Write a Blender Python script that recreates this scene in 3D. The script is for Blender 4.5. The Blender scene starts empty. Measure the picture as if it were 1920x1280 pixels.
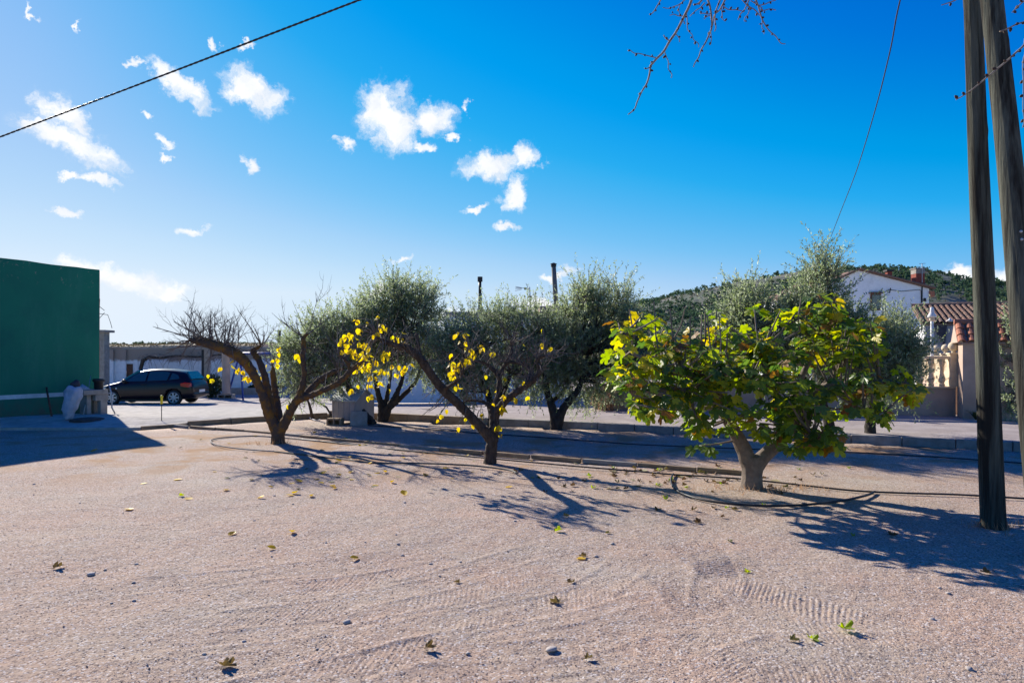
import bpy, bmesh, math, random
import numpy as np
from mathutils import Vector, Matrix, noise as mnoise

random.seed(7)
RNG = np.random.default_rng(7)
R = math.radians
S = bpy.context.scene
COL = S.collection

# ------------------------------------------------------------------ camera
F, CX, HY, H = 1280.0, 960.0, 664.0, 1.95      # focal length in picture units, centre, horizon, eye height
cd = bpy.data.cameras.new('camera')
cam = bpy.data.objects.new('camera', cd)
COL.objects.link(cam)
cam.location = (0, 0, H)
cam.rotation_euler = (R(90), 0, 0)
cd.sensor_width = 36
cd.lens = 24
cd.shift_y = (HY - 640) / 1920
cd.clip_start = 0.05
cd.clip_end = 9000
S.camera = cam

# ------------------------------------------------------------------ light
SUN_AZ, SUN_EL = R(-38.5), R(26)                 # azimuth from +Y (clockwise), elevation
EXPO = 0.8
S.view_settings.view_transform = 'Standard'
S.view_settings.look = 'None'
S.view_settings.exposure = EXPO
S.view_settings.gamma = 1
S.view_settings.use_curve_mapping = False
sd = bpy.data.lights.new('sun', 'SUN')
sd.energy = 5.0
sd.angle = R(0.5)
sd.color = (1.0, 0.93, 0.83)
sun = bpy.data.objects.new('sun', sd)
COL.objects.link(sun)
sdir = Vector((math.sin(SUN_AZ) * math.cos(SUN_EL), math.cos(SUN_AZ) * math.cos(SUN_EL), math.sin(SUN_EL)))
sun.rotation_euler = (-sdir).to_track_quat('-Z', 'Y').to_euler()
sun.location = sdir * 60

W = bpy.data.worlds.new('World')
S.world = W
W.use_nodes = True
nt = W.node_tree
for n in list(nt.nodes):
    nt.nodes.remove(n)


def wn(t, **kw):
    n = nt.nodes.new(t)
    for k, v in kw.items():
        setattr(n, k, v)
    return n


sky = wn('ShaderNodeTexSky', sky_type='NISHITA')
sky.sun_disc = False
sky.sun_elevation = SUN_EL
sky.sun_rotation = SUN_AZ
sky.altitude = 600
sky.air_density = 1.0
sky.dust_density = 0.12
sky.ozone_density = 2.2
# hold the sky a little above the horizon, where the model turns brown
stc = wn('ShaderNodeTexCoord')
ssx = wn('ShaderNodeSeparateXYZ')
nt.links.new(stc.outputs['Generated'], ssx.inputs[0])
smx = wn('ShaderNodeMath', operation='MAXIMUM')
smx.inputs[1].default_value = 0.085
nt.links.new(ssx.outputs['Z'], smx.inputs[0])
scb = wn('ShaderNodeCombineXYZ')
nt.links.new(ssx.outputs['X'], scb.inputs[0])
nt.links.new(ssx.outputs['Y'], scb.inputs[1])
nt.links.new(smx.outputs[0], scb.inputs[2])
snm = wn('ShaderNodeVectorMath', operation='NORMALIZE')
nt.links.new(scb.outputs[0], snm.inputs[0])
nt.links.new(snm.outputs[0], sky.inputs[0])
# one colour grade for the whole sky: a deep, saturated camera profile
ssc = wn('ShaderNodeVectorMath', operation='SCALE')
ssc.inputs['Scale'].default_value = 1 / 16
nt.links.new(sky.outputs[0], ssc.inputs[0])
hs = wn('ShaderNodeRGBCurve')
GRADE = [[(0, 0), (1.9, .0), (2.3, .02), (2.67, .076), (3.37, .188), (4.3, .38), (5.5, .55), (8, .8), (16, 1.1)],
         [(0, 0), (1.5, .07), (2.3, .18), (3, .32), (4, .44), (5.3, .55), (6.8, .68), (8, .77), (12, .98), (16, 1.1)],
         [(0, 0), (2, .38), (4, .70), (5.5, .87), (7.6, .93), (9.8, .97), (12, 1.02), (16, 1.1)]]
for c, pts in zip(hs.mapping.curves, GRADE):
    while len(c.points) < len(pts):
        c.points.new(.5, .5)
    for q, (x, y) in zip(c.points, pts):
        q.location = (x / 16, y / 1.1)
        q.handle_type = 'VECTOR'
hs.mapping.update()
nt.links.new(ssc.outputs[0], hs.inputs['Color'])
hs2 = wn('ShaderNodeVectorMath', operation='SCALE')
hs2.inputs['Scale'].default_value = 1.1 / (.098 * 2 ** EXPO)
nt.links.new(hs.outputs[0], hs2.inputs[0])
# clouds live at fixed directions (azimuth, elevation) of the sky
tc = wn('ShaderNodeTexCoord')
sep = wn('ShaderNodeSeparateXYZ')
nt.links.new(tc.outputs['Generated'], sep.inputs[0])
az = wn('ShaderNodeMath', operation='ARCTAN2')
nt.links.new(sep.outputs['X'], az.inputs[0])
nt.links.new(sep.outputs['Y'], az.inputs[1])
el = wn('ShaderNodeMath', operation='ARCSINE')
nt.links.new(sep.outputs['Z'], el.inputs[0])
cmb = wn('ShaderNodeCombineXYZ')
nt.links.new(az.outputs[0], cmb.inputs[0])
nt.links.new(el.outputs[0], cmb.inputs[1])
wob = wn('ShaderNodeTexNoise')
wob.inputs['Scale'].default_value = 24
wob.inputs['Detail'].default_value = 6
wob.inputs['Roughness'].default_value = 0.65
nt.links.new(cmb.outputs[0], wob.inputs['Vector'])
wsub = wn('ShaderNodeVectorMath', operation='SUBTRACT')
wsub.inputs[1].default_value = (0.5, 0.5, 0.5)
nt.links.new(wob.outputs['Color'], wsub.inputs[0])
wscl = wn('ShaderNodeVectorMath', operation='MULTIPLY')
wscl.inputs[1].default_value = (0.075, 0.06, 0)
nt.links.new(wsub.outputs[0], wscl.inputs[0])
wadd = wn('ShaderNodeVectorMath', operation='ADD')
nt.links.new(cmb.outputs[0], wadd.inputs[0])
nt.links.new(wscl.outputs[0], wadd.inputs[1])
CLOUDS = [(130, 222, 80, 27, 25), (140, 275, 122, 30, 23), (70, 232, 40, 14, 0), (262, 117, 24, 8, 0), (345, 165, 84, 20, 32), (478, 172, 76, 34, 25),
          (450, 165, 40, 28, 0), (405, 85, 14, 12, 40), (455, 82, 24, 8, -20), (60, 22, 15, 6, 40), (146, 55, 7, 13, 0),
          (283, 213, 18, 9, 20), (307, 265, 18, 11, 0), (313, 295, 15, 9, 0), (480, 307, 20, 17, 20), (125, 326, 18, 9, 0),
          (180, 342, 55, 11, 14), (120, 401, 30, 11, 5), (365, 430, 32, 12, 6), (725, 215, 72, 62, 20), (700, 205, 40, 40, 0), (745, 250, 55, 36, 20), (812, 225, 56, 30, 0),
          (797, 280, 34, 12, 0), (650, 275, 22, 16, 20), (877, 210, 16, 8, 30), (845, 262, 22, 9, 0), (925, 312, 78, 28, -4),
          (985, 297, 32, 24, 10), (962, 365, 34, 38, 20), (890, 388, 36, 8, -4), (944, 427, 30, 12, 0), (760, 485, 22, 6, 0),
          (232, 522, 126, 24, 14), (310, 545, 58, 17, 8), (150, 498, 50, 14, 8), (1045, 512, 44, 10, -8), (1010, 572, 70, 20, 0), (705, 540, 30, 15, -10),
          (870, 606, 80, 26, 0), (1800, 527, 80, 20, -6), (1890, 525, 60, 26, 0), (1960, 520, 70, 30, 0)]
prev = None
for (px, py, rx, ry, rot) in CLOUDS:
    a = math.atan2(px - CX, F)
    e = math.atan((HY - py) / F * math.cos(a))
    m = wn('ShaderNodeMapping', vector_type='TEXTURE')
    m.inputs['Location'].default_value = (a, e, 0)
    m.inputs['Rotation'].default_value = (0, 0, -R(rot))
    m.inputs['Scale'].default_value = (max(1.12 * rx / F * math.cos(a) ** 1.5, .004), max(1.25 * ry / F * math.cos(a), .004), 1)
    nt.links.new(wadd.outputs[0], m.inputs[0])
    g = wn('ShaderNodeTexGradient', gradient_type='SPHERICAL')
    nt.links.new(m.outputs[0], g.inputs[0])
    if prev is None:
        prev = g.outputs['Fac']
    else:
        mx = wn('ShaderNodeMath', operation='MAXIMUM')
        nt.links.new(prev, mx.inputs[0])
        nt.links.new(g.outputs['Fac'], mx.inputs[1])
        prev = mx.outputs[0]
cn = wn('ShaderNodeTexNoise')
cn.inputs['Scale'].default_value = 44
cn.inputs['Detail'].default_value = 10
cn.inputs['Roughness'].default_value = 0.72
nt.links.new(wadd.outputs[0], cn.inputs['Vector'])
cm1 = wn('ShaderNodeMath', operation='MULTIPLY_ADD')
nt.links.new(cn.outputs['Fac'], cm1.inputs[0])
cm1.inputs[1].default_value = 2.9
cm1.inputs[2].default_value = -1.62
cm2 = wn('ShaderNodeMath', operation='MULTIPLY_ADD')
nt.links.new(prev, cm2.inputs[0])
cm2.inputs[1].default_value = 2.3
nt.links.new(cm1.outputs[0], cm2.inputs[2])
cgate = wn('ShaderNodeMapRange', interpolation_type='SMOOTHSTEP')
nt.links.new(prev, cgate.inputs['Value'])
cgate.inputs['From Min'].default_value = 0.0
cgate.inputs['From Max'].default_value = 0.35
csm = wn('ShaderNodeMapRange', interpolation_type='SMOOTHSTEP')
nt.links.new(cm2.outputs[0], csm.inputs['Value'])
csm.inputs['From Min'].default_value = 0.0
csm.inputs['From Max'].default_value = 1.6
cal = wn('ShaderNodeMath', operation='MULTIPLY')
nt.links.new(csm.outputs[0], cal.inputs[0])
nt.links.new(cgate.outputs[0], cal.inputs[1])
cmix = wn('ShaderNodeMix', data_type='RGBA')
nt.links.new(cal.outputs[0], cmix.inputs['Factor'])
nt.links.new(hs2.outputs[0], cmix.inputs[6])
csh = wn('ShaderNodeTexNoise')
csh.inputs['Scale'].default_value = 30
csh.inputs['Detail'].default_value = 6
nt.links.new(wadd.outputs[0], csh.inputs['Vector'])
cshr = wn('ShaderNodeValToRGB')
cshr.color_ramp.elements[0].position = .36
cshr.color_ramp.elements[0].color = (.82, .86, .92, 1)
cshr.color_ramp.elements[1].position = .60
cshr.color_ramp.elements[1].color = (.97, .98, 1.0, 1)
nt.links.new(csh.outputs['Fac'], cshr.inputs[0])
cshs = wn('ShaderNodeVectorMath', operation='SCALE')
cshs.inputs['Scale'].default_value = 6.3
nt.links.new(cshr.outputs[0], cshs.inputs[0])
nt.links.new(cshs.outputs[0], cmix.inputs[7])
bg = wn('ShaderNodeBackground')
bg.inputs['Strength'].default_value = 0.098
nt.links.new(cmix.outputs[2], bg.inputs['Color'])
wo = wn('ShaderNodeOutputWorld')
nt.links.new(bg.outputs[0], wo.inputs['Surface'])


# ------------------------------------------------------------------ helpers
def sm(a, b, x):
    t = min(1, max(0, (x - a) / (b - a)))
    return t * t * (3 - 2 * t)


def drive_z(x, y):
    w = 1 - sm(-4, 4, x)
    return 0.15 - 0.033 * max(0, min(y, 30) - 19.5) * w


def front_y(x):
    P = [(-60, 18.0), (-9.6, 17.95), (-8, 19.4), (-5.66, 21.3), (14, 11.9), (30, 6.0), (60, 0.0)]
    for (x0, y0), (x1, y1) in zip(P, P[1:]):
        if x <= x1:
            return y0 + (y1 - y0) * (x - x0) / (x1 - x0)
    return P[-1][1]


def at(px, py, Y):
    return Vector(((px - CX) * Y / F, Y, H - (py - HY) * Y / F))


def on(px, py, z=0.0):
    return at(px, py, F * (H - z) / (py - HY))


def on_drive(px, py):
    z = 0.1
    for _ in range(12):
        p = on(px, py, z)
        z = drive_z(p.x, p.y)
    return p


def parent_to(o, p):
    o.parent = p
    return o


class MB:
    def __init__(s):
        s.v, s.f = [], []

    def add(s, v, f):
        n = len(s.v)
        s.v.extend([tuple(p) for p in v])
        s.f.extend([tuple(i + n for i in q) for q in f])
        return s

    def box(s, c, d, rz=0, rot=None):
        x, y, z = d[0] / 2, d[1] / 2, d[2] / 2
        M = rot if rot is not None else Matrix.Rotation(rz, 3, 'Z')
        v = [M @ Vector((i * x, j * y, k * z)) + Vector(c) for k in (-1, 1) for j in (-1, 1) for i in (-1, 1)]
        return s.add(v, [(0, 2, 3, 1), (4, 5, 7, 6), (0, 1, 5, 4), (2, 6, 7, 3), (0, 4, 6, 2), (1, 3, 7, 5)])

    def tube(s, pts, rad, n=8, cap=True):
        P = [Vector(p) for p in pts]
        if not hasattr(rad, '__len__'):
            rad = [rad] * len(P)
        rings, up = [], None
        for i, p in enumerate(P):
            d = (P[min(i + 1, len(P) - 1)] - P[max(i - 1, 0)])
            d = d.normalized() if d.length > 1e-9 else Vector((0, 0, 1))
            if up is None:
                up = Vector((1, 0, 0)) if abs(d.x) < .8 else Vector((0, 1, 0))
            a = (up - d * up.dot(d))
            a = a.normalized() if a.length > 1e-6 else d.orthogonal().normalized()
            up = a
            b = d.cross(a)
            rings.append([p + (a * math.cos(2 * math.pi * k / n) + b * math.sin(2 * math.pi * k / n)) * rad[i] for k in range(n)])
        v = [q for r in rings for q in r]
        f = []
        for i in range(len(P) - 1):
            for k in range(n):
                k2 = (k + 1) % n
                f.append((i * n + k, i * n + k2, (i + 1) * n + k2, (i + 1) * n + k))
        if cap:
            f.append(tuple(reversed(range(n))))
            f.append(tuple((len(P) - 1) * n + k for k in range(n)))
        return s.add(v, f)

    def lathe(s, prof, c=(0, 0, 0), n=16, M=None, cap=True):
        v, f = [], []
        for (r, z) in prof:
            for k in range(n):
                q = Vector((r * math.cos(2 * math.pi * k / n), r * math.sin(2 * math.pi * k / n), z))
                v.append((M @ q if M is not None else q) + Vector(c))
        for i in range(len(prof) - 1):
            for k in range(n):
                k2 = (k + 1) % n
                f.append((i * n + k, i * n + k2, (i + 1) * n + k2, (i + 1) * n + k))
        if cap:
            f.append(tuple(reversed(range(n))))
            f.append(tuple((len(prof) - 1) * n + k for k in range(n)))
        return s.add(v, f)

    def prism(s, poly, a, b):
        """poly: list of 2-D points; a, b: functions turning a 2-D point into the near / far 3-D point"""
        n = len(poly)
        v = [a(p) for p in poly] + [b(p) for p in poly]
        f = [tuple(range(n)), tuple(reversed(range(n, 2 * n)))]
        f += [(i, (i + 1) % n + 0, (i + 1) % n + n, i + n)[::-1] for i in range(n)]
        return s.add(v, f)

    def mesh(s, name, mat=None, smooth=False):
        me = bpy.data.meshes.new(name)
        me.from_pydata(s.v, [], s.f)
        me.update()
        bm = bmesh.new()
        bm.from_mesh(me)
        bmesh.ops.recalc_face_normals(bm, faces=bm.faces)
        bm.to_mesh(me)
        bm.free()
        if mat:
            me.materials.append(mat)
        if smooth:
            me.polygons.foreach_set('use_smooth', [True] * len(me.polygons))
        return me

    def build(s, name, mat, parent=None, smooth=False, bevel=0, auto=None):
        return link(name, s.mesh(name, mat, smooth), parent, bevel, auto)


def link(name, me, parent=None, bevel=0, auto=None):
    o = bpy.data.objects.new(name, me)
    COL.objects.link(o)
    if parent is not None:
        o.parent = parent
        o.matrix_parent_inverse = Matrix.Translation(-parent.location) if parent.get('_w') else Matrix()
    if bevel:
        m = o.modifiers.new('bevel', 'BEVEL')
        m.width = bevel
        m.segments = 2
        m.limit_method = 'ANGLE'
    return o


def thing(name, label, cat, loc=(0, 0, 0), group=None, rz=0):
    """an Empty at the base of a thing; parts given in world coordinates hang below it"""
    o = bpy.data.objects.new(name, None)
    COL.objects.link(o)
    o.location = loc
    o.rotation_euler = (0, 0, rz)
    o.empty_display_size = .1
    o['_w'] = 1
    return tag(o, label, cat, group)


def tag(o, label=None, cat=None, group=None, kind=None):
    if label:
        o['label'] = label
    if cat:
        o['category'] = cat
    if group:
        o['group'] = group
    if kind:
        o['kind'] = kind
    return o


def np_mesh(name, verts, faces, mat, smooth=False):
    """verts (N,3), faces (M,k) arrays of equal-sized faces"""
    me = bpy.data.meshes.new(name)
    verts = np.asarray(verts, dtype=np.float32)
    faces = np.asarray(faces, dtype=np.int32)
    M, k = faces.shape
    me.vertices.add(len(verts))
    me.vertices.foreach_set('co', verts.ravel())
    me.loops.add(M * k)
    me.loops.foreach_set('vertex_index', faces.ravel())
    me.polygons.add(M)
    me.polygons.foreach_set('loop_start', np.arange(0, M * k, k, dtype=np.int32))
    me.polygons.foreach_set('loop_total', np.full(M, k, dtype=np.int32))
    if smooth:
        me.polygons.foreach_set('use_smooth', np.ones(M, dtype=bool))
    me.update(calc_edges=True)
    me.validate()
    me.materials.append(mat)
    return me


def spline(pts, k=5):
    """Catmull-Rom through 4-tuples"""
    P = [np.array(p, float) for p in pts]
    if len(P) < 3:
        return [tuple(P[0] + (P[-1] - P[0]) * i / k) for i in range(k + 1)]
    out = []
    for i in range(len(P) - 1):
        p0, p1, p2, p3 = P[max(i - 1, 0)], P[i], P[i + 1], P[min(i + 2, len(P) - 1)]
        for j in range(k):
            t = j / k
            out.append(tuple(.5 * (2 * p1 + (p2 - p0) * t + (2 * p0 - 5 * p1 + 4 * p2 - p3) * t * t + (3 * p1 - p0 - 3 * p2 + p3) * t ** 3)))
    out.append(tuple(P[-1]))
    return out


# ------------------------------------------------------------------ materials
def mat(name, col, rough=.8, col2=None, scale=5, detail=5, bump=0, bscale=None, metal=0, spec=.3, lo=.35, hi=.65, stretch=None, extra=None):
    m = bpy.data.materials.new(name)
    m.use_nodes = True
    t = m.node_tree
    b = t.nodes['Principled BSDF']
    b.inputs['Base Color'].default_value = (*col, 1)
    b.inputs['Roughness'].default_value = rough
    b.inputs['Metallic'].default_value = metal
    b.inputs['Specular IOR Level'].default_value = spec
    L = t.links.new
    geo = t.nodes.new('ShaderNodeTexCoord')
    vec = geo.outputs['Object']
    if stretch:
        mp = t.nodes.new('ShaderNodeMapping')
        mp.inputs['Scale'].default_value = stretch
        L(vec, mp.inputs[0])
        vec = mp.outputs[0]
    if col2:
        n = t.nodes.new('ShaderNodeTexNoise')
        n.inputs['Scale'].default_value = scale
        n.inputs['Detail'].default_value = detail
        n.inputs['Roughness'].default_value = .65
        L(vec, n.inputs['Vector'])
        mr = t.nodes.new('ShaderNodeMapRange')
        mr.inputs['From Min'].default_value = lo
        mr.inputs['From Max'].default_value = hi
        L(n.outputs['Fac'], mr.inputs[0])
        mx = t.nodes.new('ShaderNodeMix')
        mx.data_type = 'RGBA'
        mx.inputs[6].default_value = (*col, 1)
        mx.inputs[7].default_value = (*col2, 1)
        L(mr.outputs[0], mx.inputs['Factor'])
        L(mx.outputs[2], b.inputs['Base Color'])
    if bump:
        n2 = t.nodes.new('ShaderNodeTexNoise')
        n2.inputs['Scale'].default_value = bscale or scale * 4
        n2.inputs['Detail'].default_value = 6
        n2.inputs['Roughness'].default_value = .7
        L(vec, n2.inputs['Vector'])
        bp = t.nodes.new('ShaderNodeBump')
        bp.inputs['Strength'].default_value = 1
        bp.inputs['Distance'].default_value = bump
        L(n2.outputs['Fac'], bp.inputs['Height'])
        L(bp.outputs[0], b.inputs['Normal'])
    return m


def leaf_mat(name, cols, trans=.45, rough=.45, tcol=None, sheen=.35):
    """leaf: diffuse + translucent + a little gloss; colour varies from leaf to leaf"""
    m = bpy.data.materials.new(name)
    m.use_nodes = True
    t = m.node_tree
    L = t.links.new
    b = t.nodes['Principled BSDF']
    out = t.nodes['Material Output']
    gi = t.nodes.new('ShaderNodeNewGeometry')
    oi = t.nodes.new('ShaderNodeObjectInfo')
    ad = t.nodes.new('ShaderNodeMath')
    ad.operation = 'ADD'
    L(gi.outputs['Random Per Island'], ad.inputs[0])
    L(oi.outputs['Random'], ad.inputs[1])
    fr = t.nodes.new('ShaderNodeMath')
    fr.operation = 'FRACT'
    L(ad.outputs[0], fr.inputs[0])
    rp = t.nodes.new('ShaderNodeValToRGB')
    e = rp.color_ramp.elements
    while len(e) < len(cols):
        e.new(.5)
    for i, c in enumerate(cols):
        e[i].position = i / (len(cols) - 1)
        e[i].color = (*c, 1)
    L(fr.outputs[0], rp.inputs[0])
    # blotches inside the leaf
    tcn = t.nodes.new('ShaderNodeTexCoord')
    ns = t.nodes.new('ShaderNodeTexNoise')
    ns.inputs['Scale'].default_value = 14
    ns.inputs['Detail'].default_value = 4
    L(tcn.outputs['Object'], ns.inputs['Vector'])
    mr = t.nodes.new('ShaderNodeMapRange')
    mr.inputs['From Min'].default_value = .3
    mr.inputs['From Max'].default_value = .7
    mr.inputs['To Min'].default_value = .7
    mr.inputs['To Max'].default_value = 1.25
    L(ns.outputs['Fac'], mr.inputs[0])
    mu = t.nodes.new('ShaderNodeVectorMath')
    mu.operation = 'SCALE'
    L(rp.outputs[0], mu.inputs[0])
    L(mr.outputs[0], mu.inputs['Scale'])
    L(mu.outputs[0], b.inputs['Base Color'])
    b.inputs['Roughness'].default_value = rough
    b.inputs['Specular IOR Level'].default_value = sheen
    tr = t.nodes.new('ShaderNodeBsdfTranslucent')
    hs2 = t.nodes.new('ShaderNodeHueSaturation')
    hs2.inputs['Saturation'].default_value = 1.1
    hs2.inputs['Value'].default_value = 1.7
    L(mu.outputs[0], hs2.inputs['Color'])
    L(hs2.outputs[0], tr.inputs['Color'])
    mx = t.nodes.new('ShaderNodeMixShader')
    mx.inputs[0].default_value = trans
    L(b.outputs[0], mx.inputs[1])
    L(tr.outputs[0], mx.inputs[2])
    L(mx.outputs[0], out.inputs['Surface'])
    return m


def ground_mat():
    m = bpy.data.materials.new('pink_gravel')
    m.use_nodes = True
    t = m.node_tree
    L = t.links.new
    b = t.nodes['Principled BSDF']
    b.inputs['Roughness'].default_value = .95
    b.inputs['Specular IOR Level'].default_value = .12
    tc = t.nodes.new('ShaderNodeTexCoord')

    def noise(scale, detail, rough=.6):
        n = t.nodes.new('ShaderNodeTexNoise')
        n.inputs['Scale'].default_value = scale
        n.inputs['Detail'].default_value = detail
        n.inputs['Roughness'].default_value = rough
        L(tc.outputs['Object'], n.inputs['Vector'])
        return n.outputs['Fac']

    def rng(v, a, b_, c=0, d=1):
        n = t.nodes.new('ShaderNodeMapRange')
        n.inputs['From Min'].default_value = a
        n.inputs['From Max'].default_value = b_
        n.inputs['To Min'].default_value = c
        n.inputs['To Max'].default_value = d
        L(v, n.inputs[0])
        return n.outputs[0]

    def mix(f, a, c2, mode='MIX'):
        n = t.nodes.new('ShaderNodeMix')
        n.data_type = 'RGBA'
        n.blend_type = mode
        if isinstance(f, float):
            n.inputs['Factor'].default_value = f
        else:
            L(f, n.inputs['Factor'])
        for i, v in ((6, a), (7, c2)):
            if isinstance(v, tuple):
                n.inputs[i].default_value = (*v, 1)
            else:
                L(v, n.inputs[i])
        return n.outputs[2]
    c = mix(rng(noise(.7, 8, .7), .38, .62), (.42, .275, .185), (.385, .30, .215))
    c = mix(rng(noise(.23, 4), .55, .7), c, (.46, .40, .305))            # pale dusty patches
    c = mix(rng(noise(1.7, 9, .78), .50, .66, 0, .62), c, (.235, .18, .14))   # darker damp patches
    c = mix(rng(noise(60, 3, .7), .35, .7, 0, .5), c, (.58, .48, .42))   # grains
    vo = t.nodes.new('ShaderNodeTexVoronoi')
    vo.inputs['Scale'].default_value = 75
    L(tc.outputs['Object'], vo.inputs['Vector'])
    sepc = t.nodes.new('ShaderNodeSeparateColor')
    L(vo.outputs['Color'], sepc.inputs[0])
    c = mix(rng(sepc.outputs[0], .86, .9, 0, .8), c, (.62, .57, .53))
    c = mix(rng(sepc.outputs[1], .84, .88, 0, .75), c, (.12, .09, .08))
    # ochre soil round the trees
    posn = t.nodes.new('ShaderNodeSeparateXYZ')
    L(tc.outputs['Object'], posn.inputs[0])
    soil = rng(noise(.9, 4), .5, .62)
    band = rng(posn.outputs['Y'], 9.5, 12.5)
    band2 = rng(posn.outputs['Y'], 15.5, 19.0, 1, 0)
    mm = t.nodes.new('ShaderNodeMath')
    mm.operation = 'MULTIPLY'
    L(band, mm.inputs[0])
    L(band2, mm.inputs[1])
    mm2 = t.nodes.new('ShaderNodeMath')
    mm2.operation = 'MULTIPLY'
    L(mm.outputs[0], mm2.inputs[0])
    L(soil, mm2.inputs[1])
    c = mix(mm2.outputs[0], c, (.38, .235, .13))
    L(c, b.inputs['Base Color'])
    h1 = noise(9, 6, .7)
    h2 = noise(70, 5, .75)
    ad = t.nodes.new('ShaderNodeMath')
    ad.operation = 'MULTIPLY_ADD'
    L(h1, ad.inputs[0])
    ad.inputs[1].default_value = 2.0
    L(h2, ad.inputs[2])
    ad2 = t.nodes.new('ShaderNodeMath')
    ad2.operation = 'MULTIPLY_ADD'
    L(vo.outputs['Distance'], ad2.inputs[0])
    ad2.inputs[1].default_value = -.5
    L(ad.outputs[0], ad2.inputs[2])
    bp = t.nodes.new('ShaderNodeBump')
    bp.inputs['Strength'].default_value = 1
    bp.inputs['Distance'].default_value = .007
    L(ad2.outputs[0], bp.inputs['Height'])
    L(bp.outputs[0], b.inputs['Normal'])
    return m


def drive_mat():
    m = mat('drive_gravel', (.43, .375, .345), .95, (.31, .26, .235), 1.4, 8, .012, 40, spec=.1)
    t = m.node_tree
    L = t.links.new
    b = t.nodes['Principled BSDF']
    old = b.inputs['Base Color'].links[0].from_socket
    tc = t.nodes.new('ShaderNodeTexCoord')
    sp = t.nodes.new('ShaderNodeSeparateXYZ')
    L(tc.outputs['Object'], sp.inputs[0])
    n = t.nodes.new('ShaderNodeTexNoise')
    n.inputs['Scale'].default_value = .5
    n.inputs['Detail'].default_value = 6
    L(tc.outputs['Object'], n.inputs['Vector'])
    a = t.nodes.new('ShaderNodeMath')
    a.operation = 'MULTIPLY_ADD'
    L(n.outputs['Fac'], a.inputs[0])
    a.inputs[1].default_value = 5
    L(sp.outputs['X'], a.inputs[2])
    r = t.nodes.new('ShaderNodeMapRange')
    r.inputs['From Min'].default_value = -3.2
    r.inputs['From Max'].default_value = -2.2
    r.inputs['To Min'].default_value = 1
    r.inputs['To Max'].default_value = 0
    L(a.outputs[0], r.inputs[0])
    a2 = t.nodes.new('ShaderNodeMapRange')
    a2.inputs['From Min'].default_value = 24
    a2.inputs['From Max'].default_value = 28
    a2.inputs['To Min'].default_value = 1
    a2.inputs['To Max'].default_value = .35
    L(sp.outputs['Y'], a2.inputs[0])
    mu = t.nodes.new('ShaderNodeMath')
    mu.operation = 'MULTIPLY'
    L(r.outputs[0], mu.inputs[0])
    L(a2.outputs[0], mu.inputs[1])
    n2 = t.nodes.new('ShaderNodeTexNoise')
    n2.inputs['Scale'].default_value = 3
    n2.inputs['Detail'].default_value = 8
    n2.inputs['Roughness'].default_value = .7
    L(tc.outputs['Object'], n2.inputs['Vector'])
    rp = t.nodes.new('ShaderNodeValToRGB')
    rp.color_ramp.elements[0].position = .35
    rp.color_ramp.elements[0].color = (.36, .33, .28, 1)
    rp.color_ramp.elements[1].position = .62
    rp.color_ramp.elements[1].color = (.54, .50, .44, 1)
    L(n2.outputs['Fac'], rp.inputs[0])
    mx = t.nodes.new('ShaderNodeMix')
    mx.data_type = 'RGBA'
    L(mu.outputs[0], mx.inputs['Factor'])
    L(old, mx.inputs[6])
    L(rp.outputs[0], mx.inputs[7])
    L(mx.outputs[2], b.inputs['Base Color'])
    return m


def zsplit_mat(name, low, high, z0, z1, nscale=1.2, amount=1.2, var=None, rough=.9):
    """low colour below, high colour above, the border ragged (peeling paint)"""
    m = mat(name, low, rough, var or low, 6, 6, .006, 30)
    t = m.node_tree
    L = t.links.new
    b = t.nodes['Principled BSDF']
    old = b.inputs['Base Color'].links[0].from_socket
    tc = t.nodes.new('ShaderNodeTexCoord')
    sp = t.nodes.new('ShaderNodeSeparateXYZ')
    L(tc.outputs['Object'], sp.inputs[0])
    n = t.nodes.new('ShaderNodeTexNoise')
    n.inputs['Scale'].default_value = nscale
    n.inputs['Detail'].default_value = 8
    n.inputs['Roughness'].default_value = .7
    L(tc.outputs['Object'], n.inputs['Vector'])
    a = t.nodes.new('ShaderNodeMath')
    a.operation = 'MULTIPLY_ADD'
    L(n.outputs['Fac'], a.inputs[0])
    a.inputs[1].default_value = amount
    L(sp.outputs['Z'], a.inputs[2])
    r = t.nodes.new('ShaderNodeMapRange')
    r.inputs['From Min'].default_value = z0 + amount / 2
    r.inputs['From Max'].default_value = z1 + amount / 2
    L(a.outputs[0], r.inputs[0])
    mx = t.nodes.new('ShaderNodeMix')
    mx.data_type = 'RGBA'
    L(r.outputs[0], mx.inputs['Factor'])
    L(old, mx.inputs[6])
    mx.inputs[7].default_value = (*high, 1)
    L(mx.outputs[2], b.inputs['Base Color'])
    return m


M_ground = ground_mat()
M_drive = drive_mat()
M_conc = mat('concrete', (.36, .33, .29), .9, (.24, .22, .19), 5, 7, .006, 40)
M_kerb = mat('kerb_concrete', (.30, .29, .27), .9, (.19, .18, .165), 4, 8, .006, 45)
M_brownconc = mat('brown_concrete', (.34, .25, .16), .9, (.22, .15, .09), 4, 8, .012, 25)
M_green = mat('green_paint', (.010, .185, .110), .8, (.008, .145, .095), .9, 8, .004, 12, lo=.3, hi=.7)
M_white = mat('white_paint', (.72, .71, .68), .8, (.58, .56, .52), 3, 6, .003, 30)
M_whitewall = mat('whitewash', (.82, .82, .81), .9, (.66, .66, .65), 2.2, 8, .006, 18, lo=.5, hi=.75)
M_terr = mat('terracotta', (.46, .17, .09), .8, (.34, .13, .08), 9, 5, .003, 60)
M_terr2 = mat('weathered_roof_tile', (.26, .14, .095), .9, (.15, .11, .085), 5, 6, .003, 40)
M_render = mat('pinkish_render', (.50, .37, .285), .9, (.38, .28, .215), 1.6, 8, .006, 30)
M_cream = mat('cream_stone', (.66, .55, .38), .8, (.54, .43, .29), 7, 6, .003, 50)
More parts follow.
